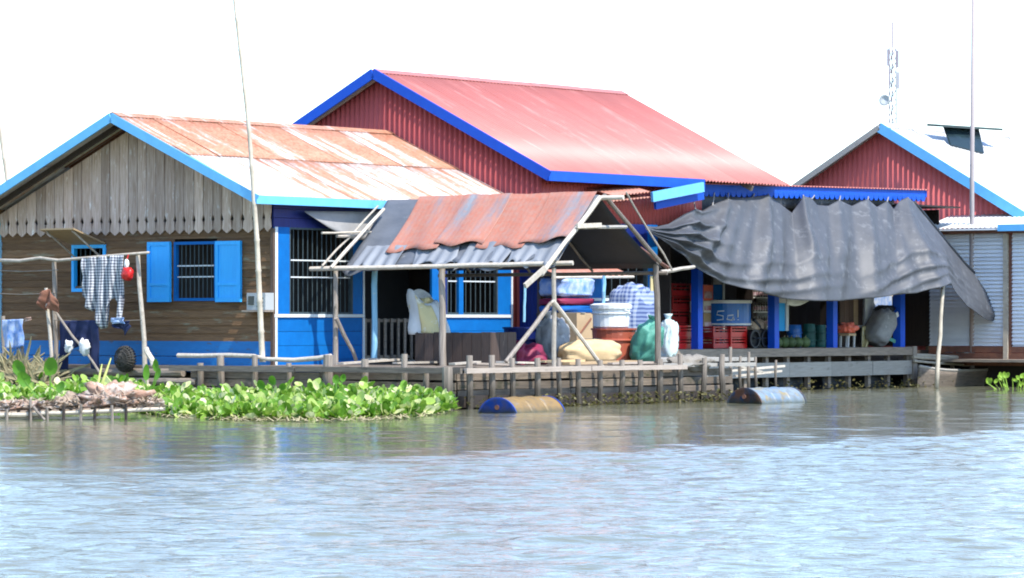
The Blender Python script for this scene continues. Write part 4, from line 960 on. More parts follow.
# long dark plank box
bs = 1.62; bt0, bt1 = T(415, bs), T(491, bs); bz0, bz1 = DZ, Z(332, (bt0 + bt1) / 2, bs)
bx = thing('plank_box', 'long dark plank box on the dock below a bulging white sack', 'box', ((bt0 + bt1) / 2, bs + .3, DZ))
nb = 8
for k in range(nb):
    a = bt0 + (bt1 - bt0) * k / nb; b = bt0 + (bt1 - bt0) * (k + 1) / nb
    box((a, bs, bz0 + .003), (b - .008, bs + .025 + random.uniform(0, .006), bz1 - random.uniform(0, .02))).build('plank', 'wood_box', bx)
    box((a, bs + .62, bz0 + .003), (b - .008, bs + .645, bz1 - random.uniform(0, .02))).build('plank', 'wood_box', bx)
for a in (bt0, bt1 - .03):
    for k in range(3): box((a, bs + .03 + k * .2, bz0 + .003), (a + .026, bs + .22 + k * .2, bz1 - random.uniform(0, .02))).build('plank', 'wood_box', bx)
box((bt0 + .03, bs + .03, bz0 + .003), (bt1 - .04, bs + .61, bz0 + .03)).build('box_floor', 'wood_dark', bx)
box((bt0 + .03, bs + .03, bz1 - .06), (bt1 - .04, bs + .61, bz1 - .035)).build('box_lid', 'wood_dark', bx)
# open sack standing on the box
wsx = thing('open_sack', 'bulging white sack with a yellow side, leaning on the plank box', 'sack', (T(428, 1.92), 1.92, bz1 - .03))
def wsf(a, b, off=0):
    px = 405 + 46 * a; ang = a * 2 * math.pi
    cx, cy = T(430, 1.92), 1.92
    zz = bz1 - .04 + b * .66
    r = (.36 - .10 * b) * (1 + .10 * noise.noise(Vector((math.cos(ang) * 1.5, math.sin(ang) * 1.5, b * 3 + off))) + .05 * math.sin(ang * 5 + b * 4))
    return (cx + r * math.cos(ang) - .17 * b * b - off, cy + r * .75 * math.sin(ang), zz + .05 * math.sin(ang * 3 + 1) * b - (.18 * max(0, math.cos(ang)) * b))
MB().grid(wsf, 32, 12).build('sack_body', 'sack_white', wsx, smooth=True, solid=.006)
MB().grid(lambda a, b: (lambda q: (q[0] + .012 * math.cos(a), q[1] - .02, q[2]))(wsf(.76 + .17 * a, .04 + .90 * b)), 10, 10).build('printed_side', 'sack_yellow', wsx, smooth=True, solid=.004)
MB().blob((T(428, 1.92) - .1, 1.92, bz1 + .40), (.24, .17, .12), nz=.25, nf=3, seed=3).build('contents', 'sack_yellow', wsx, smooth=True)
# heap of magenta cloth
ct, cs = 2.6, S(517, 2.6)
MB().blob((ct, cs, DZ + .06), (.42, .42, .30), e=1.1, nz=.26, nf=2.2, nu=26, nv=14, seed=8, flat=.2).build('magenta_cloth', 'cloth_magenta', None, smooth=True, base=(ct, cs, DZ))
tag(bpy.data.objects['magenta_cloth'], 'heap of dark magenta cloth on the dock beside the plank box', 'cloth')
tub('basin', 'blue_navy', (1.5, S(527, 1.5), DZ), .30, .38, .58, 'big dark navy tub in shade against the navy wall', 'tub')
sack('grey_sack', 'sack_grey', (2.2, S(553, 2.2), DZ + .36), (.25, .24, .38), 'upright grey sack tied at the top behind the canopy brace', 'sack', seed=2, neck=(-.2, -.2, 1), nz=.12)
sack('beige_sack', 'sack_beige', (3.1, S(590, 3.1), DZ + .19), (.22, .56, .20), 'plump beige sack lying on its side on the dock', 'sack', seed=4, neck=(.1, 1, .1), rot=-.35, nz=.06)
cb = thing('carton', 'tall tan carton behind the beige sack', 'carton', (1.3, S(575, 1.3), DZ))
s0 = S(567, 1.3); box((1.1, s0, DZ), (1.5, S(583, 1.3), Z(313, 1.3, s0))).build('carton_body', 'carton', cb)
box((1.08, s0 + .1, Z(313, 1.3, s0) + .002), (1.52, s0 + .22, Z(313, 1.3, s0) + .008)).build('packing_tape', 'carton_white', cb)
bar((1.512, s0 + .05, DZ + .45), (1.512, S(581, 1.3), DZ + .72), .012, .03).build('strap', 'cloth_brown', cb)
tub('rust_red_tub', 'plastic_rust', (2.3, S(614, 2.3), DZ), .33, .36, .56, 'large rust red tub on the dock carrying a white tub', 'tub')
tub('white_tub', 'plastic_white', (2.3, S(611, 2.3), DZ + .565), .29, .31, .36, 'white lidded tub standing on the rust red tub', 'tub', lid='plastic_white')
sack('checked_sack', 'sack_check', (1.35, S(632, 1.35), DZ + .62), (.33, .42, .68), 'big blue checked sack behind the white tub', 'sack', seed=6, e=.6, nz=.07)
sack('green_sack', 'sack_green', (2.9, S(647, 2.9), DZ + .30), (.22, .26, .38), 'slumped green sack against the canopy post', 'sack', seed=7, tilt=.35, nz=.10, neck=(.2, .2, 1))
sack('clear_bag', 'bag_clear', (1.2, S(668, 1.2), ZD + .16), (.17, .15, .36), 'upright white plastic bag beside the bright blue post', 'bag', seed=9, nz=.12, neck=(0, 0, 1))
# bundles of wrapped plastic stacked under the awning
for k, (y0_, y1_, m, l) in enumerate(((277, 297, 'cloth_blueprint', 'bluish wrapped bundle on top of the stack under the rusty awning'), (298, 305, 'cloth_magenta', 'flat dark red bundle in the middle of the stack under the awning'), (305, 313, 'plastic_blue', 'blue bundle at the bottom of the stack under the awning'))):
    s0, s1 = S(549, .8), S(584, .8); za, zb_ = Z(y1_, .8, s0), Z(y0_, .8, s0)
    sack('wrapped_bundle', m, (.8, (s0 + s1) / 2, (za + zb_) / 2), (.28, (s1 - s0) / 2, (zb_ - za) / 2), l, 'bundle', seed=20 + k, e=.35, nz=.05, flat=1)
tb_ = thing('bundle_table', 'low table carrying the wrapped bundles under the awning', 'table', (.8, S(566, .8), DZ))
s0, s1 = S(548, .8), S(585, .8); zt_ = Z(313, .8, s0)
box((.55, s0, zt_ - .045), (1.06, s1, zt_ - .004)).build('table_top', 'wood_dark', tb_)
for a in (.58, .98):
    for b in (s0 + .03, s1 - .09): box((a, b, DZ), (a + .05, b + .05, zt_ - .046)).build('leg', 'wood_dark', tb_)

# ================================================================== GOODS IN THE SHOP
def crate(t0, s0, z0, w, d, h, m, label, group=None, fill=None):
    o = thing('crate', label, 'crate', (t0, s0, z0), group)
    th = .018
    box((t0, s0, z0), (t0 + w, s0 + d, z0 + th)).build('crate_floor', m, o)
    for (a, b) in (((t0 + w - th, s0), (t0 + w, s0 + d)), ((t0, s0), (t0 + th, s0 + d)), ((t0 + th, s0), (t0 + w - th, s0 + th)), ((t0 + th, s0 + d - th), (t0 + w - th, s0 + d))):
        for (f0, f1) in ((.0, .42), (.55, .70), (.84, 1.0)):
            box((a[0], a[1], z0 + th + (h - th) * f0), (b[0], b[1], z0 + th + (h - th) * f1)).build('side_band', m, o)
    for (a, b) in ((t0, s0), (t0 + w - .03, s0), (t0, s0 + d - .03), (t0 + w - .03, s0 + d - .03)):
        box((a - .003, b - .003, z0 + .002), (a + .033, b + .033, z0 + h + .004)).build('corner_post', m, o)
    if fill:
        for i in range(2):
            for j in range(4):
                MB().lathe([(.03, 0), (.034, .02), (.034, h * .6), (.014, h * .85), (.013, h * 1.05), (0, h * 1.06)], (t0 + .09 + i * (w - .18), s0 + .06 + j * (d - .12) / 3, z0 + .022), 8).build('bottle', fill, o)
    return o
def crate_stack(px0, px1, ybot, ytop, n, tt, m, desc, group, fill=None, zb_=None):
    s0, s1 = S(px0, tt), S(px1, tt); z0 = ZD if zb_ is None else zb_; z1 = Z(ytop, tt, s0); h = (z1 - z0) / n
    words = ['lowest', 'second', 'third', 'fourth', 'fifth', 'sixth']
    for k in range(n):
        pos = ('topmost' if k == n - 1 else words[k]) if n > 1 else ''
        lab = (desc + (', ' + pos + ' of its stack' if n > 1 else ''))
        crate(tt - .3, s0 + random.uniform(-.02, .02), z0 + k * h, .30, s1 - s0, h - .008, m, lab, group, fill if k == n - 1 else None)
crate_stack(671, 692, 348, 325, 2, -.05, 'plastic_red', 'bright red bottle crate beside the white plastic bag', 'red bottle crates in the shop')
crate_stack(672, 692, 348, 283, 5, -.75, 'plastic_crate', 'dark red bottle crate in the shade behind the bright red ones', 'red bottle crates in the shop', 'glass_bottle')
crate_stack(713, 730, 348, 326, 2, -.10, 'plastic_crate', 'dark red crate under the blue drum, nearer the tall blue post', 'red crates under the blue drum')
crate_stack(731, 747, 348, 326, 2, -.06, 'plastic_red', 'red crate under the blue drum, beside the bottle shelf', 'red crates under the blue drum')
# carton tower behind the second post
s0, s1 = S(703.5, -.35), S(713, -.35)
for k, (yb, yt, m, l) in enumerate(((348, 336, 'carton', 'brown carton at the foot of the slim carton tower'), (335.5, 313, 'carton', 'beige carton in the middle of the slim carton tower'), (312.5, 301, 'carton_white', 'white printed carton of the slim carton tower'), (300.5, 285, 'orange_bag', 'orange carton on top of the slim carton tower'))):
    o = thing('carton', l, 'carton', (-.45, (s0 + s1) / 2, Z(yb, -.35, s0)))
    z0, z1 = (ZD if k == 0 else Z(yb, -.35, s0)), Z(yt, -.35, s0)
    box((-.65, s0, z0), (-.35, s1, z1)).build('carton_body', m, o); box((-.652, s0 + .09, z1 + .001), (-.348, s0 + .13, z1 + .005)).build('packing_tape', 'carton_white', o)
    box((-.349, s0 + .03, z0 + .04), (-.345, s1 - .03, z0 + (z1 - z0) * .6)).build('printed_label', 'label_mix', o)
# blue round cooler with white rim and painted lettering
cz = Z(326, -.2, S(730, -.2)) + .005; cs = S(730, -.22); cr = .43; ch = Z(301, -.2, cs) - cz
dr = thing('blue_drum', 'wide blue drum with a white rim and white lettering on the red crates', 'drum', (-.28, cs, cz))
MB().lathe([(cr * .98, 0), (cr, .02), (cr, ch - .05), (cr, ch), (0, ch - .01)], (-.28, cs, cz), 32).build('drum_body', 'plastic_blue', dr, smooth=False)
MB().lathe([(cr + .004, ch - .045), (cr + .022, ch - .04), (cr + .022, ch + .01), (cr - .02, ch + .02), (0, ch + .012)], (-.28, cs, cz), 32).build('drum_rim', 'plastic_white', dr)
MB().lathe([(cr + .003, .01), (cr + .012, .015), (cr + .012, .04), (cr + .003, .045)], (-.28, cs, cz), 32).build('foot_ring', 'plastic_white', dr)
def letters(strokes, parent, m, a0, z0, sc):
    for k, st in enumerate(strokes):
        pts = []
        for x, y in st:
            g = a0 + x * sc / cr; pts.append(Vector((-.28 + (cr + .006) * math.cos(g), cs + (cr + .006) * math.sin(g), z0 + y * sc)))
        tube(pts, .012, n=5).build('painted_letter', m, parent)
letters([[(.9,1),(.2,.95),(.1,.6),(.8,.45),(.8,.1),(.1,0)], [(1.9,.55),(1.3,.5),(1.2,.1),(1.7,0),(1.9,.4),(1.95,0)], [(2.4,1.1),(2.4,.3)], [(2.4,.1),(2.42,0)]], dr, 'plastic_white', R(-84), cz + .10, .17)
# door panel behind
dp = thing('panel_door', 'narrow pale door panel with a blue lower half behind the blue drum', 'door panel', (-.9, S(717, -.9), ZD)); dp['kind'] = 'thing'
s0, s1 = S(713, -.9), S(723, -.9); box((-.93, s0, ZD), (-.89, s1, 1.95)).build('lower_panel', 'blue_wall', dp); box((-.93, s0, 1.955), (-.89, s1, 2.6)).build('upper_panel', 'wood_pale_grey', dp); box((-.885, s1 - .05, ZD), (-.86, s1, 2.6)).build('stile', 'trim_white', dp)
# shelf with rows of bottles
bsf = thing('bottle_shelf', 'narrow shelf packed with bottles beside the middle blue post', 'shelf', (-.6, S(757, -.6), ZD))
s0, s1 = S(748, -.6), S(768, -.6)
box((-.85, s0, ZD), (-.83, s1, 2.35)).build('back_panel', 'wood_dark', bsf); box((-.83, s1 - .03, ZD), (-.5, s1, 2.35)).build('side_panel', 'trim_white', bsf); box((-.83, s0, ZD), (-.5, s0 + .03, 2.35)).build('side_panel', 'wood_dark', bsf)
bi = 0
for y in (340, 326, 311.5, 297):
    z0 = Z(y, -.6, s0); box((-.829, s0 + .031, z0 - .02), (-.505, s1 - .031, z0)).build('shelf_board', 'carton_white', bsf)
    for j in range(7):
        sj = s0 + .08 + (s1 - s0 - .16) * j / 6
        bo = thing('bottle', 'small bottle on the %s of the narrow shop shelf' % {340: 'lowest board', 326: 'second board', 311.5: 'third board', 297: 'top board'}[y], 'bottle', (-.57, sj, z0), 'bottles on the shop shelf')
        MB().lathe([(.030, 0), (.034, .01), (.034, .11), (.013, .15), (.012, .18), (0, .182)], (-.57, sj, z0 + .001), 8).build('bottle_body', 'glass_bottle', bo)
        MB().lathe([(.0351, .03), (.0352, .032), (.0352, .09), (.0351, .092)], (-.57, sj, z0 + .001), 8).build('bottle_label', 'label_mix', bo)
# blue cabinet door next to the middle post
cbn = thing('blue_cabinet', 'bright blue cabinet with a white edge beside the middle blue post', 'cabinet', (-.5, S(782, -.5), ZD))
s0, s1 = S(776, -.5), S(787.5, -.5); za, zb_ = Z(331, -.5, s0), Z(303, -.5, s0)
box((-.8, s0, za), (-.5, s1, zb_)).build('cabinet_body', 'blue_shutter', cbn); box((-.499, s1 - .09, za), (-.47, s1, zb_ + .02)).build('cabinet_edge', 'trim_white', cbn); box((-.8, s0, zb_ + .001), (-.46, s1, zb_ + .10)).build('cabinet_top', 'carton_white', cbn)
for a in (s0 + .02, s1 - .08): box((-.78, a, ZD), (-.72, a + .06, za)).build('leg', 'wood_dark', cbn)
# barrels and bins on the floor
def bin_(name, m, px0, px1, ytop, tt, label):
    s0, s1 = S(px0, tt), S(px1, tt); r = (px1 - px0) / F_PX * (C1Y + CA * s0) / 2; c = (tt - r, (s0 + s1) / 2, ZD); h = Z(ytop, tt, s0) - ZD
    o = thing(name, label, 'barrel', c)
    MB().lathe([(r * .92, 0), (r, .04), (r * 1.01, h * .5), (r, h - .06), (r * .9, h), (0, h - .005)], c, 22).build('barrel_body', m, o, smooth=False)
    for f in (.3, .68): MB().lathe([(r, h * f - .02), (r + .014, h * f - .01), (r + .014, h * f + .01), (r, h * f + .02)], c, 22).build('hoop', m, o)
    MB().lathe([(r * .9, h - .001), (r * .92, h + .02), (0, h + .025)], c, 22).build('lid', m, o)
bin_('blue_barrel', 'plastic_blue', 793, 808, 326, -.3, 'bright blue plastic barrel between the two middle posts')
bin_('green_barrel', 'plastic_teal', 808, 821, 325, -.45, 'green plastic barrel next to the blue barrel')
bin_('green_barrel', 'plastic_teal', 819, 831, 326, -.55, 'green plastic barrel half hidden by a blue post')
bin_('dark_barrel', 'plastic_teal', 917, 938, 318, -.9, 'dim green barrel in the shade behind the tarpaulin pole')
for k, (px, tt) in enumerate(((777, .05), (784, .0), (791, .06), (798, .02), (805, .05), (787, -.18), (796, -.2))):
    s_ = S(px, tt)
    o = thing('melon', ('green melon in the front row on the platform edge, %s' % ('nearest the middle post', 'second from the post', 'third from the post', 'fourth from the post', 'farthest from the post')[k]) if k < 5 else ('green melon in the rear row, ' + ('nearer the middle post' if k == 5 else 'nearer the blue barrel')), 'melon', (tt, s_, ZD), 'green melons on the shop floor')
    MB().blob((tt, s_, ZD + .10), (.10, .12, .10), e=1, nz=.04, seed=k, nu=14, nv=10).build('melon_body', 'melon', o, smooth=True)
    tube([(tt, s_, ZD + .195), (tt + .02, s_ + .01, ZD + .23)], .008, n=5).build('stalk', 'dry_leaf', o)
# small handcart / bicycle-like dark frame between crates and post
hc = thing('hand_cart', 'dark hand cart with a slanting handle beside the red crates', 'cart', (-.0, S(757, 0), ZD))
s0, s1 = S(750, 0), S(768, 0)
for a in (s0 + .12, s1 - .1):
    w_ = MB()
    w_.lathe([(.14, -.02), (.17, -.02), (.17, .02), (.14, .02), (.14, -.02)], (.02, a, ZD + .17), 18, (1, 0, 0)).build('wheel', 'plastic_dark', hc)
tube([(.02, s0 + .1, ZD + .18), (.02, s1 - .1, ZD + .18)], .02, n=6).build('axle_bar', 'plastic_dark', hc)
bar((-.05, s0 + .2, ZD + .52), (-.05, s1 + .12, ZD + .16), .05, .05).build('cart_handle', 'plastic_dark', hc)
box((-.3, s0 + .05, ZD + .2), (.0, s1 - .05, ZD + .32)).build('cart_tray', 'wood_dark', hc)
sack('brown_sack', 'dry_husk', (-.16, S(755, -.16), ZD + .42), (.14, .28, .12), 'small brown sack lying in the hand cart', 'sack', seed=12, flat=.7)
# wooden cabinet, orange bag, papers, grey sack
wc = thing('wooden_cabinet', 'brown wooden cabinet with a pale shelf behind the orange bag', 'cabinet', (-.5, S(850, -.5), ZD))
s0, s1 = S(840, -.5), S(863, -.5); zm = Z(325, -.5, s0)
for k in range(5): box((-.52, s0 + (s1 - s0) * k / 5, zm), (-.50, s0 + (s1 - s0) * (k + 1) / 5 - .012, 2.5)).build('door_board', 'carton' if k == 3 else 'wood_brown_z', wc)
box((-.95, s0, ZD), (-.55, s1, zm - .06)).build('lower_case', 'wood_dark', wc); box((-.95, s0 - .02, zm - .055), (-.46, s1 + .02, zm - .005)).build('shelf_board', 'carton_white', wc); box((-.55, s1, ZD), (-.46, s1 + .09, 2.5)).build('stile', 'trim_white', wc); box((-.95, s0, zm), (-.53, s1, 2.5)).build('upper_case', 'interior_wood', wc)
sack('orange_bag', 'orange_bag', (.16, S(847, .16), ZD + .36), (.16, .20, .10), 'crumpled orange plastic bag on a small stool by the platform edge', 'bag', seed=13, nz=.2)
st_ = thing('stool', 'small stool under the orange bag', 'stool', (.16, S(848, .16), ZD)); q = S(848, .16)
box((.04, q - .13, ZD + .22), (.26, q + .13, ZD + .262)).build('stool_seat', 'carton', st_)
for a, b in ((.05, q - .12), (.22, q - .12), (.05, q + .09), (.22, q + .09)): bar((a + .01, b + .01, ZD), (a + .015, b + .015, ZD + .22), .03, .03, up=(1, 0, 0)).build('leg', 'carton_white', st_)
pp = thing('hanging_poster', 'white paper sheet hung beside the wooden cabinet', 'paper sheet', (-.3, S(869, -.3), 1.4))
MB().grid(lambda a, b: Vector(PT(864.5 + 9 * a + b * 1.5, 296 + 25 * b, -.3 + .03 * math.sin(a * 5 + b * 3))), 6, 8).build('sheet_face', 'plastic_white', pp, smooth=True, solid=.004)
stick(PT(863, 295.5, -.31), PT(876, 295.5, -.31), .012).build('hanging_rod', 'bamboo', pp)
pb = thing('blue_poster', 'blue and white poster behind the grey sack', 'poster', (-.6, S(883, -.6), 1.4))
MB().grid(lambda a, b: Vector(PT(874 + 18 * a, 296 + 22 * b, -.6)), 4, 4).build('poster_face', 'cloth_blueprint', pb, solid=.004); stick(PT(873, 296, -.61), PT(893, 296, -.61), .012).build('hanging_rod', 'bamboo', pb)
cp = MB().grid(lambda a, b: Vector(PT(862 + 11 * a * (1 - .5 * b), 326 + 21.5 * b, -.25 + .1 * b + .04 * math.sin(a * 6 + b * 4))), 8, 8).build('cream_cloth', 'sack_yellow', None, smooth=True, solid=.006, base=PT(867, 347, -.2))
tag(cp, 'cream cloth draped to the floor beside the grey sack', 'cloth')
gs = thing('tilted_sack', 'big grey white sack leaning against the last blue post', 'sack', (.0, S(882, 0), ZD)); q = S(881, 0)
MB().blob((-.02, q, ZD + .36), (.24, .30, .40), e=.75, nz=.09, nu=26, nv=18, seed=14, rot=1.1, tilt=.45, flat=.86).build('sack_body', 'sack_grey', gs, smooth=True)
MB().blob((-.03, q + .20, ZD + .74), (.17, .24, .07), e=.8, nz=.2, seed=15).build('sack_mouth', 'plastic_dark', gs, smooth=True)
bar((.20, q - .10, ZD + .18), (.25, q + .12, ZD + .10), .012, .07).build('green_print', 'sack_green', gs); bar((.215, q + .02, ZD + .52), (.225, q + .26, ZD + .64), .02, .09).build('white_print', 'plastic_white', gs)

# stack of pale boxes under the tarpaulin's far end
lo = -.35
for k, (x0, x1, yt, yb, m, l) in enumerate(((943, 954, 331, 359, 'carton', 'tan carton at the foot of the pale boxes by the thin pale pole'), (955, 968, 331, 357, 'carton_white', 'whitish carton at the foot of the pale boxes by the thin pale pole'), (944, 969, 306, 330, 'blue_base', 'blue and white chest on top of the pale boxes by the thin pale pole'))):
    s0, s1 = S(x0, lo), S(x1, lo); o = thing('carton' if k < 2 else 'ice_chest', l, 'box', (lo, s0, .53))
    z0 = Z(yb, lo, s0) if k == 2 else .535; z1 = Z(yt, lo, s0)
    box((lo - .4, s0, z0), (lo, s1, z1)).build('box_body', m, o)
    if k == 2: box((lo - .39, s1 - .32, z0 + .01), (lo + .012, s1 + .01, z1 - .02)).build('white_end', 'plastic_white', o); box((lo - .42, s0 - .02, z1 + .001), (lo + .02, s1 + .02, z1 + .04)).build('lid', 'plastic_white', o)
    else: box((lo + .001, s0 + .06, z0 + .1), (lo + .005, s1 - .06, z0 + .3)).build('printed_label', 'label_mix', o); box((lo - .401, s0 + .1, z1 + .001), (lo + .001, s0 + .15, z1 + .005)).build('packing_tape', 'carton_white', o)
sack('white_bag', 'cloth_white', (-.18, S(971, -.18), .95), (.10, .13, .42), 'slim white bag standing beside the pale boxes', 'bag', seed=17, nz=.14)
sack('turquoise_bag', 'bag_clear', (.05, S(966, .05), .63), (.12, .24, .11), 'crumpled turquoise plastic bag at the foot of the pale boxes', 'bag', seed=18, nz=.2)

# walkway, rails and moored timber hull at the far end
rw = thing('pole_walkway', 'low walkway of long poles joining the shop to the far house', 'walkway', (-.2, 20, 0))
for (x0, y0_, x1, y1_, tt, r) in ((913, 355, 1030, 361, .30, .035), (913, 357, 985, 363, .40, .03), (914, 361, 975, 366, .45, .025)):
    stick(PT(x0, y0_, tt), PT(x1, y1_, tt), r, r, 8, 8, .012).build('long_pole', 'bamboo', rw)
for k in range(6):
    s0 = sP1 + .15 + k * .75; box((-1.7, s0, .46), (.28, s0 + .72, .50 - random.uniform(0, .01))).build('deck_plank', 'wood_weathered_t', rw)
for k in range(7):
    s0 = sP1 + .4 + k * .7; stick((.2, s0, -.3), (.2, s0, .47), .045, .04, 7, 3).build('post', 'wood_post', rw)
hl = thing('moored_hull', 'mossy weathered timber punt moored below the far house', 'boat', (.7, S(968, .7), 0))
s0, s1 = S(926, .75), S(1012, .75); n = 18
def hull(a, b, side):
    f = a * 2 - 1; taper = 1 - .55 * abs(f) ** 4
    s_ = s0 + (s1 - s0) * a; rise = .10 * abs(f) ** 3
    return (.45 + side * (.20 + .12 * b) * taper, s_, -.12 + .42 * b + rise)
for side in (1, -1): MB().grid(lambda a, b: hull(a, b, side), n, 4).build('hull_side', 'wood_weathered_s', hl, smooth=True, solid=.03)
MB().grid(lambda a, b: Vector(hull(a, 0, 1)).lerp(Vector(hull(a, 0, -1)), b), n, 2).build('hull_bottom', 'wood_dark', hl, solid=.02)
for side in (1, -1): tube([Vector(hull(k / n, 1, side)) + Vector((0, 0, .01)) for k in range(n + 1)], .028, n=6).build('gunwale', 'wood_pale_grey', hl)
for f in (.2, .5, .8): bar(hull(f, .85, 1), hull(f, .85, -1), .16, .03).build('thwart', 'wood_weathered_t', hl)

# ================================================================== DRUMS IN THE WATER
def drum(px, py, ang, label, mbody, mend, L=.95, r=.33, zc=-.02):
    Y = EYE * F_PX / (py - HYP); x = (px - CXP) / F_PX * Y; tt, ss = inv(x, Y)
    ax = Vector((math.cos(ang), math.sin(ang), 0))
    o = thing('oil_drum', label, 'drum', (tt, ss, 0), 'oil drums floating by the dock')
    c = Vector((tt, ss, zc))
    MB().lathe([(r, -L/2), (r, -L*.18), (r + .012, -L*.165), (r, -L*.15), (r, L*.15), (r + .012, L*.165), (r, L*.18), (r, L/2)], c, 36, ax).build('drum_shell', mbody, o, smooth=False)
    for sg in (-1, 1):
        MB().lathe([(r - .012, -.012), (r + .010, -.014), (r + .010, .012), (r - .012, .012), (r - .012, -.012)], c + ax * sg * L / 2, 36, ax).build('rim_ring', mend, o)
        MB().lathe([(r - .015, -.003), (r - .015, .006), (0, .006)], c + ax * sg * (L / 2 + .002), 36, ax * sg).build('drum_end', mend, o)
    MB().lathe([(.035, 0), (.035, .02), (0, .02)], c - ax * (L / 2 + .004) + Vector((0, 0, r * .6)), 12, -ax).build('bung_cap', 'rust_dark', o)
mat('drum_ochre', (.25,.15,.04), (.20,.13,.05), 3, var=0, wear=(.20,.21,.22), wamt=.60, wsc=2.6, bst=.15, bsc=10, rough=.5)
mat('drum_blue_worn', (.13,.20,.28), (.20,.24,.26), 3, var=0, wear=(.24,.19,.09), wamt=.55, wsc=2.6, bst=.15, bsc=10, rough=.5)
mat('drum_end_blue', (.006,.06,.36), (.006,.045,.28), 3, var=0, wear=(.05,.08,.18), wamt=.66, wsc=6, bst=.1, rough=.45)
mat('drum_end_dark', (.012,.05,.14), (.05,.05,.06), 4, var=0, wear=(.12,.055,.035), wamt=.5, wsc=3, bst=.2, rough=.6)
for dm in ('drum_ochre', 'drum_blue_worn', 'drum_end_blue', 'drum_end_dark'):
    t = M[dm].node_tree; pb_ = next(n for n in t.nodes if n.type == 'BSDF_PRINCIPLED'); src = pb_.inputs['Base Color'].links[0].from_socket
    tcd = t.nodes.new('ShaderNodeTexCoord'); szd = t.nodes.new('ShaderNodeSeparateXYZ'); t.links.new(tcd.outputs['Object'], szd.inputs[0])
    st = mth(t, 'SUBTRACT', 1.25, mth(t, 'MULTIPLY', mth(t, 'ADD', szd.outputs[2], mth(t, 'MULTIPLY', tnoise(t, tcd.outputs['Object'], 6, 4), .10)), 9), True)
    gr = mixc(t, mth(t, 'MULTIPLY', ramp(t, tnoise(t, tcd.outputs['Object'], 9, 5), [(.45, 0), (.7, 1)]), .55), src, (.10, .075, .05))
    t.links.new(mixc(t, st, gr, (.045, .05, .028)), pb_.inputs['Base Color'])       # algae line and rusty grime
drum(522, 412, R(96), 'floating oil drum with ochre side and bright blue end below the dock posts', 'drum_ochre', 'drum_end_blue', L=1.3, zc=-.12)
drum(767, 403, R(90), 'floating oil drum with worn pale blue side and dark rusty end', 'drum_blue_worn', 'drum_end_dark', L=1.25, zc=-.09)

# ================================================================== LAUNDRY RACK in front of the wooden wall
LR = -.92
lk = thing('laundry_rack', 'crooked pole rack with washing before the brown wooden wall', 'laundry rack', (T(90, LR), LR, 0))
rail = [PS(-14, 260, LR), PS(20, 261, LR), PS(40, 258, LR), PS(58, 260.5, LR), PS(85, 258, LR), PS(120, 255, LR), PS(149, 252.5, LR)]
tube(rail, [.03, .03, .027, .026, .025, .023, .02], n=8, jit=.08).build('top_rail', 'pole_pale', lk, smooth=True)
def rpost(x0, y0_, x1, y1_, r, ss=LR, m='wood_post'):
    p, q = Vector(PS(x0, y0_, ss)), Vector(PS(x1, y1_, ss)); d = (p - q) / (p.z - q.z); p = p + d * (-.3 - p.z)
    stick(p, q, r, r * .85, 8, 6, .012).build('rack_post', m, lk)
rpost(56, 360, 54, 261, .042, LR + .05); rpost(145, 360, 138, 255, .040, LR + .05, 'pole_pale'); rpost(51, 358, 46, 288, .032, LR - .15, 'pole_pale'); rpost(4, 370, 3, 316, .04, LR - .1); rpost(24, 370, 21, 321, .03, LR - .1)
stick(PS(56, 312, LR - .1), PS(100, 373, LR - .1), .02, .02).build('brace', 'wood_post', lk)
stick(PS(146, 348, LR - .1), PS(154, 366, LR - .1), .04, .05).build('brace', 'pole_pale', lk)
for x0, x1, y in ((-12, 58, 270), (-12, 56, 293), (54, 142, 320)): tube([PS(x0, y, LR + .02), PS((x0 + x1) / 2, y + 1.5, LR + .02), PS(x1, y, LR + .02)], .006, n=5).build('line_wire', 'net_grey', lk)
def cloth(name, m, top, bot, label, cat, ss=LR, amp=.05, fq=.55, n=(40, 20), seed=0):
    x0, x1 = top[0][0], top[-1][0]
    def fn(a, b):
        x = x0 + (x1 - x0) * a; y = lin(top, x) + (lin(bot, x) - lin(top, x)) * b
        d = amp * math.sin(x * fq + 1.4 * b + seed) * (.35 + .65 * b) + .03 * noise.noise(Vector((x * .2, b * 3, seed)))
        t_, s_, z_ = PS(x + 1.2 * math.sin(b * 4 + seed) * b, y, ss - .035); return (t_, s_ + d, z_)
    o = MB().grid(fn, *n).build(name, m, None, smooth=True, solid=.008, base=PS((x0 + x1) / 2, lin(bot, (x0 + x1) / 2), ss))
    return tag(o, label, cat)
cloth('checked_cloth', 'cloth_check', [(82, 258), (124, 255)], [(82,296),(88,306),(93,312),(96,300),(98.5,318),(102,329),(107,327),(110,310),(113,297),(116,304),(118,319),(123,321),(124,300)], 'checked grey garment hanging from the rack rail', 'garment', amp=.07, fq=.6)
cloth('navy_trousers', 'cloth_navy', [(61, 321), (99, 320)], [(61,370),(69,371),(70.5,350),(80,345),(90,348),(91.5,368),(99,370)], 'dark navy trousers hung low on the rack wire', 'trousers', ss=LR - .02, amp=.04, seed=2)
cloth('navy_shorts', 'cloth_navy', [(112, 322), (130, 321)], [(112,327),(120,329),(125,336),(130,326)], 'small navy cloth hung beside the rack post', 'garment', ss=LR - .02, amp=.03, seed=3)
cloth('pale_blue_cloth', 'cloth_blueprint', [(111, 318), (124, 317.5)], [(111,324),(118,323),(124,324)], 'scrap of pale blue cloth above the small navy cloth', 'cloth', ss=LR - .08, amp=.02, seed=4)
cloth('blue_print_cloth', 'cloth_blueprint', [(2, 320), (23, 319)], [(2,347),(12,349),(23,346)], 'blue and white printed cloth on the posts at the far left', 'cloth', ss=LR - .2, amp=.03, seed=5)
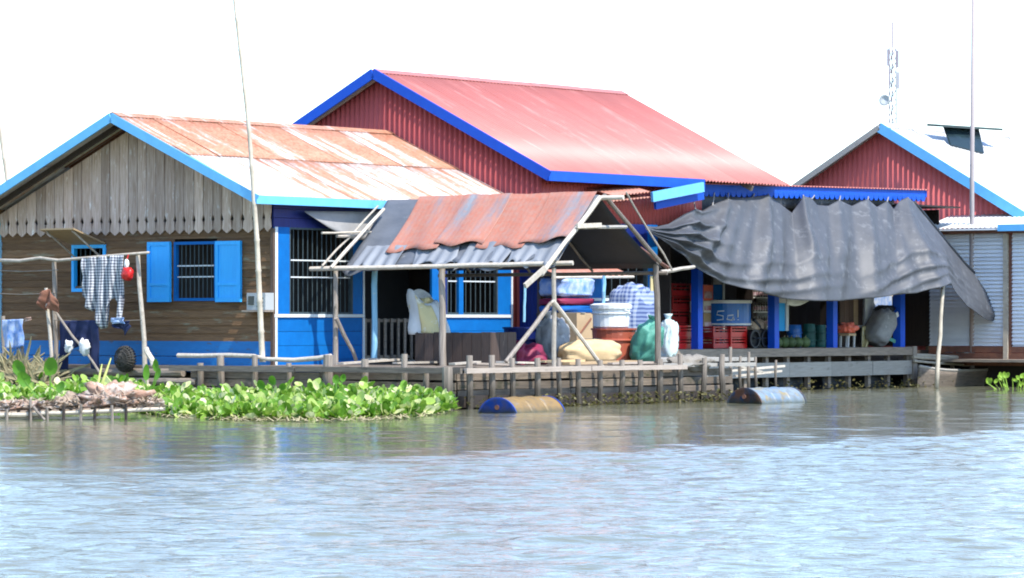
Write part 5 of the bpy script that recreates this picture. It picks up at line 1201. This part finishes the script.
cloth('pink_scrap', 'husk_pink', [(24, 318), (31, 317)], [(24,322),(31,321)], 'small pink scrap pinned beside the blue printed cloth', 'cloth', ss=LR - .2, amp=.01, seed=6, n=(8, 4))
br = cloth('brown_cloth', 'cloth_brown', [(40,294),(43,291),(47,289),(51,291),(57,300)], [(40,304),(45,312),(50,308),(57,313)], 'brown cloth slung over the short leaning post', 'cloth', ss=LR - .17, amp=.06, seed=7)
for k, (x, y, r, l) in enumerate(((69, 347, (.08,.06,.10), 'white knotted cloth on the trouser hem nearer the leaning stick foot'), (84.5, 347, (.12,.07,.12), 'larger white knotted cloth on the navy trousers'))):
    c = PS(x, y, LR - .12); o = MB().blob(c, r, e=1, nz=.25, nf=2, seed=30 + k).build('white_cloth', 'cloth_white', None, smooth=True, base=(c[0], c[1], c[2] - r[2])); tag(o, l, 'cloth')
c = PS(127.5, 274, LR - .06)
rb = thing('red_bag', 'small red plastic bag with a white top hanging from the rack rail', 'bag', (c[0], c[1], c[2] - .12))
MB().blob(c, (.10, .07, .10), e=.8, nz=.18, seed=33).build('bag_body', 'plastic_red', rb, smooth=True)
MB().blob((c[0] - .02, c[1], c[2] + .15), (.045, .035, .08), e=1, nz=.15, seed=34).build('bag_top', 'cloth_white', rb, smooth=True)
tube([(c[0] - .02, c[1], c[2] + .2), (c[0] - .01, c[1] + .03, c[2] + .30)], .01, n=5).build('bag_handle', 'plastic_red', rb)
# round woven fish trap
c = PS(128, 359, LR + .12)
bk = thing('fish_trap', 'round dark woven fish trap resting by the rack post', 'fish trap', (c[0], c[1], c[2] - .2))
for k in range(13):
    g = math.pi * k / 13
    tube([(c[0] + .215 * math.cos(g) * math.cos(h), c[1] - .06 + .11 * math.sin(h), c[2] + .205 * math.sin(g) * math.cos(h)) for h in [2 * math.pi * j / 14 for j in range(15)]], .009, n=4).build('rib', 'wire_basket', bk)
for k in range(4):
    h = R(15 + 20 * k); rr = math.cos(h)
    tube([(c[0] + .215 * rr * math.cos(g), c[1] - .06 - .11 * math.sin(h), c[2] + .205 * rr * math.sin(g)) for g in [2 * math.pi * j / 20 for j in range(21)]], .009, n=4).build('hoop', 'wire_basket', bk)
MB().blob((c[0], c[1] - .05, c[2]), (.19, .08, .185), e=1, nz=.12, nf=4, seed=36).build('netting', 'wire_basket', bk, smooth=True)

# ================================================================== WATER HYACINTH
def leaf(mb, p, d, up, L, Wd, cup=.25):
    """round cupped blade: fan of 8 faces"""
    p = Vector(p); d = Vector(d).normalized(); sd_ = d.cross(Vector(up)); sd_.normalize(); n = sd_.cross(d)
    c = p + d * L * .48 - n * cup * Wd * .35
    ring = []
    for k in range(9):
        g = 2 * math.pi * k / 9 + math.pi
        x = math.cos(g); y = math.sin(g); w = Wd * .5 * (1 - .12 * x)
        ring.append(p + d * (L * .5 + x * L * .5) + sd_ * y * w + n * (cup * Wd * .25 * abs(y) + .06 * L * (x > .6)))
    mb.add([c] + ring, [(0, 1 + k, 1 + (k + 1) % 9) for k in range(9)])
def stalk(mb, p, q, r):
    p, q = Vector(p), Vector(q); a = Vector((r, 0, 0)); b = Vector((0, r, 0))
    mb.add([p + a, p - a * .5 + b, p - a * .5 - b, q + a * .6, q - a * .3 + b * .6, q - a * .3 - b * .6], [(0, 1, 4, 3), (1, 2, 5, 4), (2, 0, 3, 5)])
def hy_plant(mb, x, y, z, h, n, sz, rng):
    for k in range(n):
        g = rng.uniform(0, 6.283); hh = h * rng.uniform(.45, 1.0); lean = rng.uniform(.15, .6) * hh
        b = Vector((x + rng.uniform(-.05, .05), y + rng.uniform(-.05, .05), z)); q = b + Vector((math.cos(g) * lean, math.sin(g) * lean, hh))
        stalk(mb, b, q, .010)
        tilt = rng.uniform(-.2, 1.2)
        d = Vector((math.cos(g) * math.cos(tilt), math.sin(g) * math.cos(tilt), math.sin(tilt))); L = sz * rng.uniform(.7, 1.25)
        leaf(mb, q, d, (-math.cos(g) * .3 + rng.uniform(-.7, .7), -math.sin(g) * .3 - .25 + rng.uniform(-.7, .7), rng.uniform(.3, 1)), L, L * rng.uniform(.5, .85), rng.uniform(.2, .7))
rng = random.Random(21)
front = [(-20, 413), (60, 412), (120, 411), (168, 417), (230, 420), (300, 421), (360, 420), (410, 418), (440, 414), (452, 408)]
hm = MB(); wd = MB(); n = 0
while n < 1900:
    px = rng.uniform(-18, 447); Yf = EYE * F_PX / (lin(front, px) - HYP)
    x = (px - CXP) / F_PX * Yf
    # far limit: the dock / log edge
    tt, ss = inv(x, Yf); lim = Yf + max(.2, (DS0 - .32 - ss) / CA)
    if px > 436: lim = min(lim, Yf + 1.0)
    Y = Yf + (lim - Yf) * (rng.random() ** 1.15)
    x = (px - CXP) / F_PX * Y
    far = (Y - Yf) / (lim - Yf)
    tall = .09 + .13 * min(1, far * 1.8) * (1 if px > 150 else .9)
    if 150 < px < 225: tall *= .8
    if px < 150: tall *= 1.15
    if px > 400: tall *= 1 - .35 * (px - 400) / 50
    hy_plant(hm, x, Y, .0, tall * rng.uniform(.55, 1.35) * (1.25 if noise.noise(Vector((x * .9, Y * .9, 3))) > .1 else .85), rng.randint(4, 6), .125 * rng.uniform(.75, 1.35), rng); n += 1
o = hm.build('hyacinth_mat', 'hyacinth', None, world=True); tag(o, 'thick floating mat of bright green water hyacinth in front of the wooden house', 'water plants', None, 'stuff')
# pale stems and dying leaves floating at the fringe
for k in range(420):
    px = rng.uniform(-15, 455); Yf = EYE * F_PX / (lin(front, px) - HYP); Y = Yf + rng.uniform(-.9, .6); x = (px - CXP) / F_PX * Y
    g = rng.uniform(0, 3.14); L = rng.uniform(.08, .26)
    stalk(wd, (x, Y, .015), (x + math.cos(g) * L, Y + math.sin(g) * L, .02 + rng.uniform(0, .05)), .012)
o = wd.build('fringe_stems', 'dry_leaf', None, world=True); tag(o, 'pale dying stems floating along the fringe of the hyacinth mat', 'water plants', None, 'stuff')
# larger single plants that stand out of the mat
def big_plant(px, py, Y, items, label, name='broadleaf_plant'):
    b = W3(px, py, Y); b.z = 0
    o = bpy.data.objects.new(name, None); col.objects.link(o); o.location = b; BASE[o] = Vector((0, 0, 0)); tag(o, label, 'plant', 'taller plants in the hyacinth mat')
    for (dx, ytip, L, wd_, lean) in items:
        q = W3(px + dx, ytip, Y) - b; m = MB(); stalk(m, (random.uniform(-.04, .04), 0, 0), q, .016); m.build('stem', 'big_leaf', o)
        m = MB(); leaf(m, q, Vector((lean, -.25 + random.uniform(-.3, .2), .85)), (random.uniform(-.5, .5), -1, .35), L * .8, wd_ * .68, .5); m.build('leaf', 'big_leaf', o, smooth=True)
big_plant(50, 395, 47.5, [(0, 376, .36, .30, .05), (-22, 386, .30, .26, -.5), (-28, 376, .30, .26, -.3), (8, 392, .2, .18, .5)], 'broad-leaved plant with one big upright leaf by the short leaning post')
big_plant(116, 396, 47.5, [(0, 390, .24, .18, .0), (8, 394, .18, .15, .5)], 'small broad-leaved plant behind the husk heap on the raft')
big_plant(146, 392, 48.2, [(0, 381, .30, .14, .02), (10, 380, .22, .12, .3), (10, 372, .24, .13, .0)], 'narrow-leaved plant at the foot of the rack post')
big_plant(272, 392, 48.5, [(0, 385, .2, .2, .2), (-9, 389, .18, .18, -.3), (9, 390, .16, .15, .4)], 'glossy broad-leaved plant close below the bamboo pole')
big_plant(336, 395, 48.5, [(0, 384, .17, .15, .0), (6, 382, .15, .13, .2)], 'upright leafy plant below the thick dock post')
o = bpy.data.objects.new('reed_plant', None); col.objects.link(o); b = W3(96, 402, 46.5); b.z = 0; o.location = b; BASE[o] = Vector((0, 0, 0)); tag(o, 'two pale yellow green reed blades leaning over the raft', 'plant')
for x1, y1 in ((102, 364), (111, 358)):
    q = W3(x1, y1, 46.5) - b; tube([(0, 0, 0), q * .5 + Vector((-.03, 0, .02)), q], [.028, .026, .008], n=6).build('blade', 'reed', o, smooth=True)
# weed along the dock's waterline
ww = MB()
for k in range(1300):
    if k % 3: s_ = rng.uniform(DS0, DS1 + .4); t_ = DT + rng.uniform(.10, .5)
    else: s_ = rng.uniform(12.0, 22.5); t_ = .45 + rng.uniform(0, .3)
    p = Vw(t_, s_, .0); g = rng.uniform(0, 6.28); L = rng.uniform(.03, .08)
    leaf(ww, (p.x, p.y, rng.random() ** 2 * .17), (math.cos(g), math.sin(g), rng.uniform(.1, .9)), (0, 0, 1), L, L * .7)
o = ww.build('waterline_weed', 'water_weed', None, world=True); tag(o, 'dark green weed clinging along the dock waterline', 'water weed', None, 'stuff')
b = W3(1014, 384, 66); o = bpy.data.objects.new('hyacinth_plant', None); col.objects.link(o); b.z = 0; o.location = b; BASE[o] = Vector((0, 0, 0)); tag(o, 'small bright green plant floating by the end of the timber punt', 'plant')
rg = random.Random(5)
for k in range(26):
    dx = rg.uniform(-.5, .5); dy = rg.uniform(-.2, .2); dz = rg.uniform(.05, .26); L = rg.uniform(.08, .14)
    m = MB(); stalk(m, (dx * .7, dy, 0), (dx, dy, dz), .010); m.build('stem', 'hyacinth', o); m = MB(); leaf(m, (dx, dy, dz), (rg.uniform(-.8, .8), rg.uniform(-.6, .1), rg.uniform(.2, .9)), (rg.uniform(-.5, .5), -1, .5), L, L * .7, .5); m.build('leaf', 'hyacinth', o)

# ================================================================== BAMBOO RAFT with dried husks
YR = 45.3
rf = bpy.data.objects.new('bamboo_raft', None); col.objects.link(rf); rf.location = W3(80, 420, YR); rf.location.z = 0; BASE[rf] = Vector((0, 0, 0))
tag(rf, 'low bamboo raft heaped with dried husks at the left edge', 'raft')
def RL(px, py, dy=0): return W3(px, py, YR + dy) - Vector((rf.location.x, rf.location.y, 0))
for k, (x0, y0_, x1, y1_, dy, r) in enumerate(((-15, 416, 165, 409, 0, .032), (-15, 411, 160, 405, .25, .03), (-15, 409, 150, 403.5, .5, .03), (-15, 408, 156, 403, .75, .03), (-15, 418.5, 120, 417.5, .05, .025))):
    stick(RL(x0, y0_, dy), RL(x1, y1_, dy), r, r * .8, 8, 9, .012).build('bamboo_pole', 'bamboo', rf)
for k, (px, yt) in enumerate(((7, 409), (30, 405), (47, 408), (64, 406), (81, 404), (95, 408), (112, 405), (126, 404), (30.5, 399))):
    p = RL(px, yt, -.04); stick((p.x, p.y, -.3), p, .022, .02, 6, 3, .006).build('raft_stake', 'wood_dark' if k % 2 else 'wood_post', rf)
stick(RL(33, 407, -.06), RL(45, 420, -.06), .02, .02).build('raft_brace', 'wood_post', rf)
for k in range(16):
    x = -8 + k * 10.5; bar(RL(x, 412.5 - x * .03, 0), RL(x + 3, 407 - x * .03, .8), .09, .016).build('cross_slat', 'dry_husk', rf)
def heap(px, py, r, m, seed, label, dy=.35):
    c = W3(px, py, YR + dy); o = MB().blob(c, r, e=1.2, nz=.42, nf=3.4, nu=44, nv=22, seed=seed, flat=.5)
    place_world(o, 'husk_heap', m, (c.x, c.y, c.z - r[2] * .5), label, 'husk heap')
heap(113, 400, (.46, .28, .20), 'husk_pink', 41, 'largest pinkish heap of dried husks on the bamboo raft')
heap(70, 406, (.30, .25, .12), 'dry_husk', 42, 'low pale heap of husks in the middle of the raft')
heap(10, 408, (.42, .25, .10), 'husk_pink', 43, 'flat pinkish husk heap at the near left end of the raft')
heap(42, 408, (.25, .2, .09), 'husk_pink', 44, 'small husk heap between the raft stakes')
heap(143, 404, (.22, .2, .10), 'dry_husk', 45, 'ragged husk heap at the pointed end of the raft')
lt = MB()
for k in range(620):
    px = rng.uniform(-10, 160); c = W3(px, rng.uniform(396 if 85 < px < 140 else 401, 411) - px * .02, YR + rng.uniform(0, .7)); g = rng.uniform(0, 6.28); L = rng.uniform(.05, .22)
    stalk(lt, c, c + Vector((math.cos(g) * L, math.sin(g) * L, rng.uniform(-.02, .08))), rng.uniform(.006, .018))
o = lt.build('husk_litter', 'dry_husk', None, world=True); tag(o, 'loose dry stems littering the bamboo raft', 'litter', None, 'stuff')
# dry leaf pile behind the printed cloth
dl = MB()
for k in range(240):
    c = Vw(T(rng.gauss(22, 14), -1.3), -1.3 + rng.uniform(-.3, .2), 0) ; g = rng.uniform(0, 3.14); L = rng.uniform(.2, .6); z0 = .30 + rng.random() ** 2 * .34
    d = Vector((math.cos(g), rng.uniform(-.3, .1), abs(math.sin(g)) * .9 + .1))
    leaf(dl, (c.x, c.y, z0 - .12), d, (0, -1, .3), L, .045, .2)
o = dl.build('dry_frond_pile', 'dry_leaf', None, world=True); tag(o, 'pile of dry tan fronds below the blue printed cloth', 'frond pile', None, 'stuff')
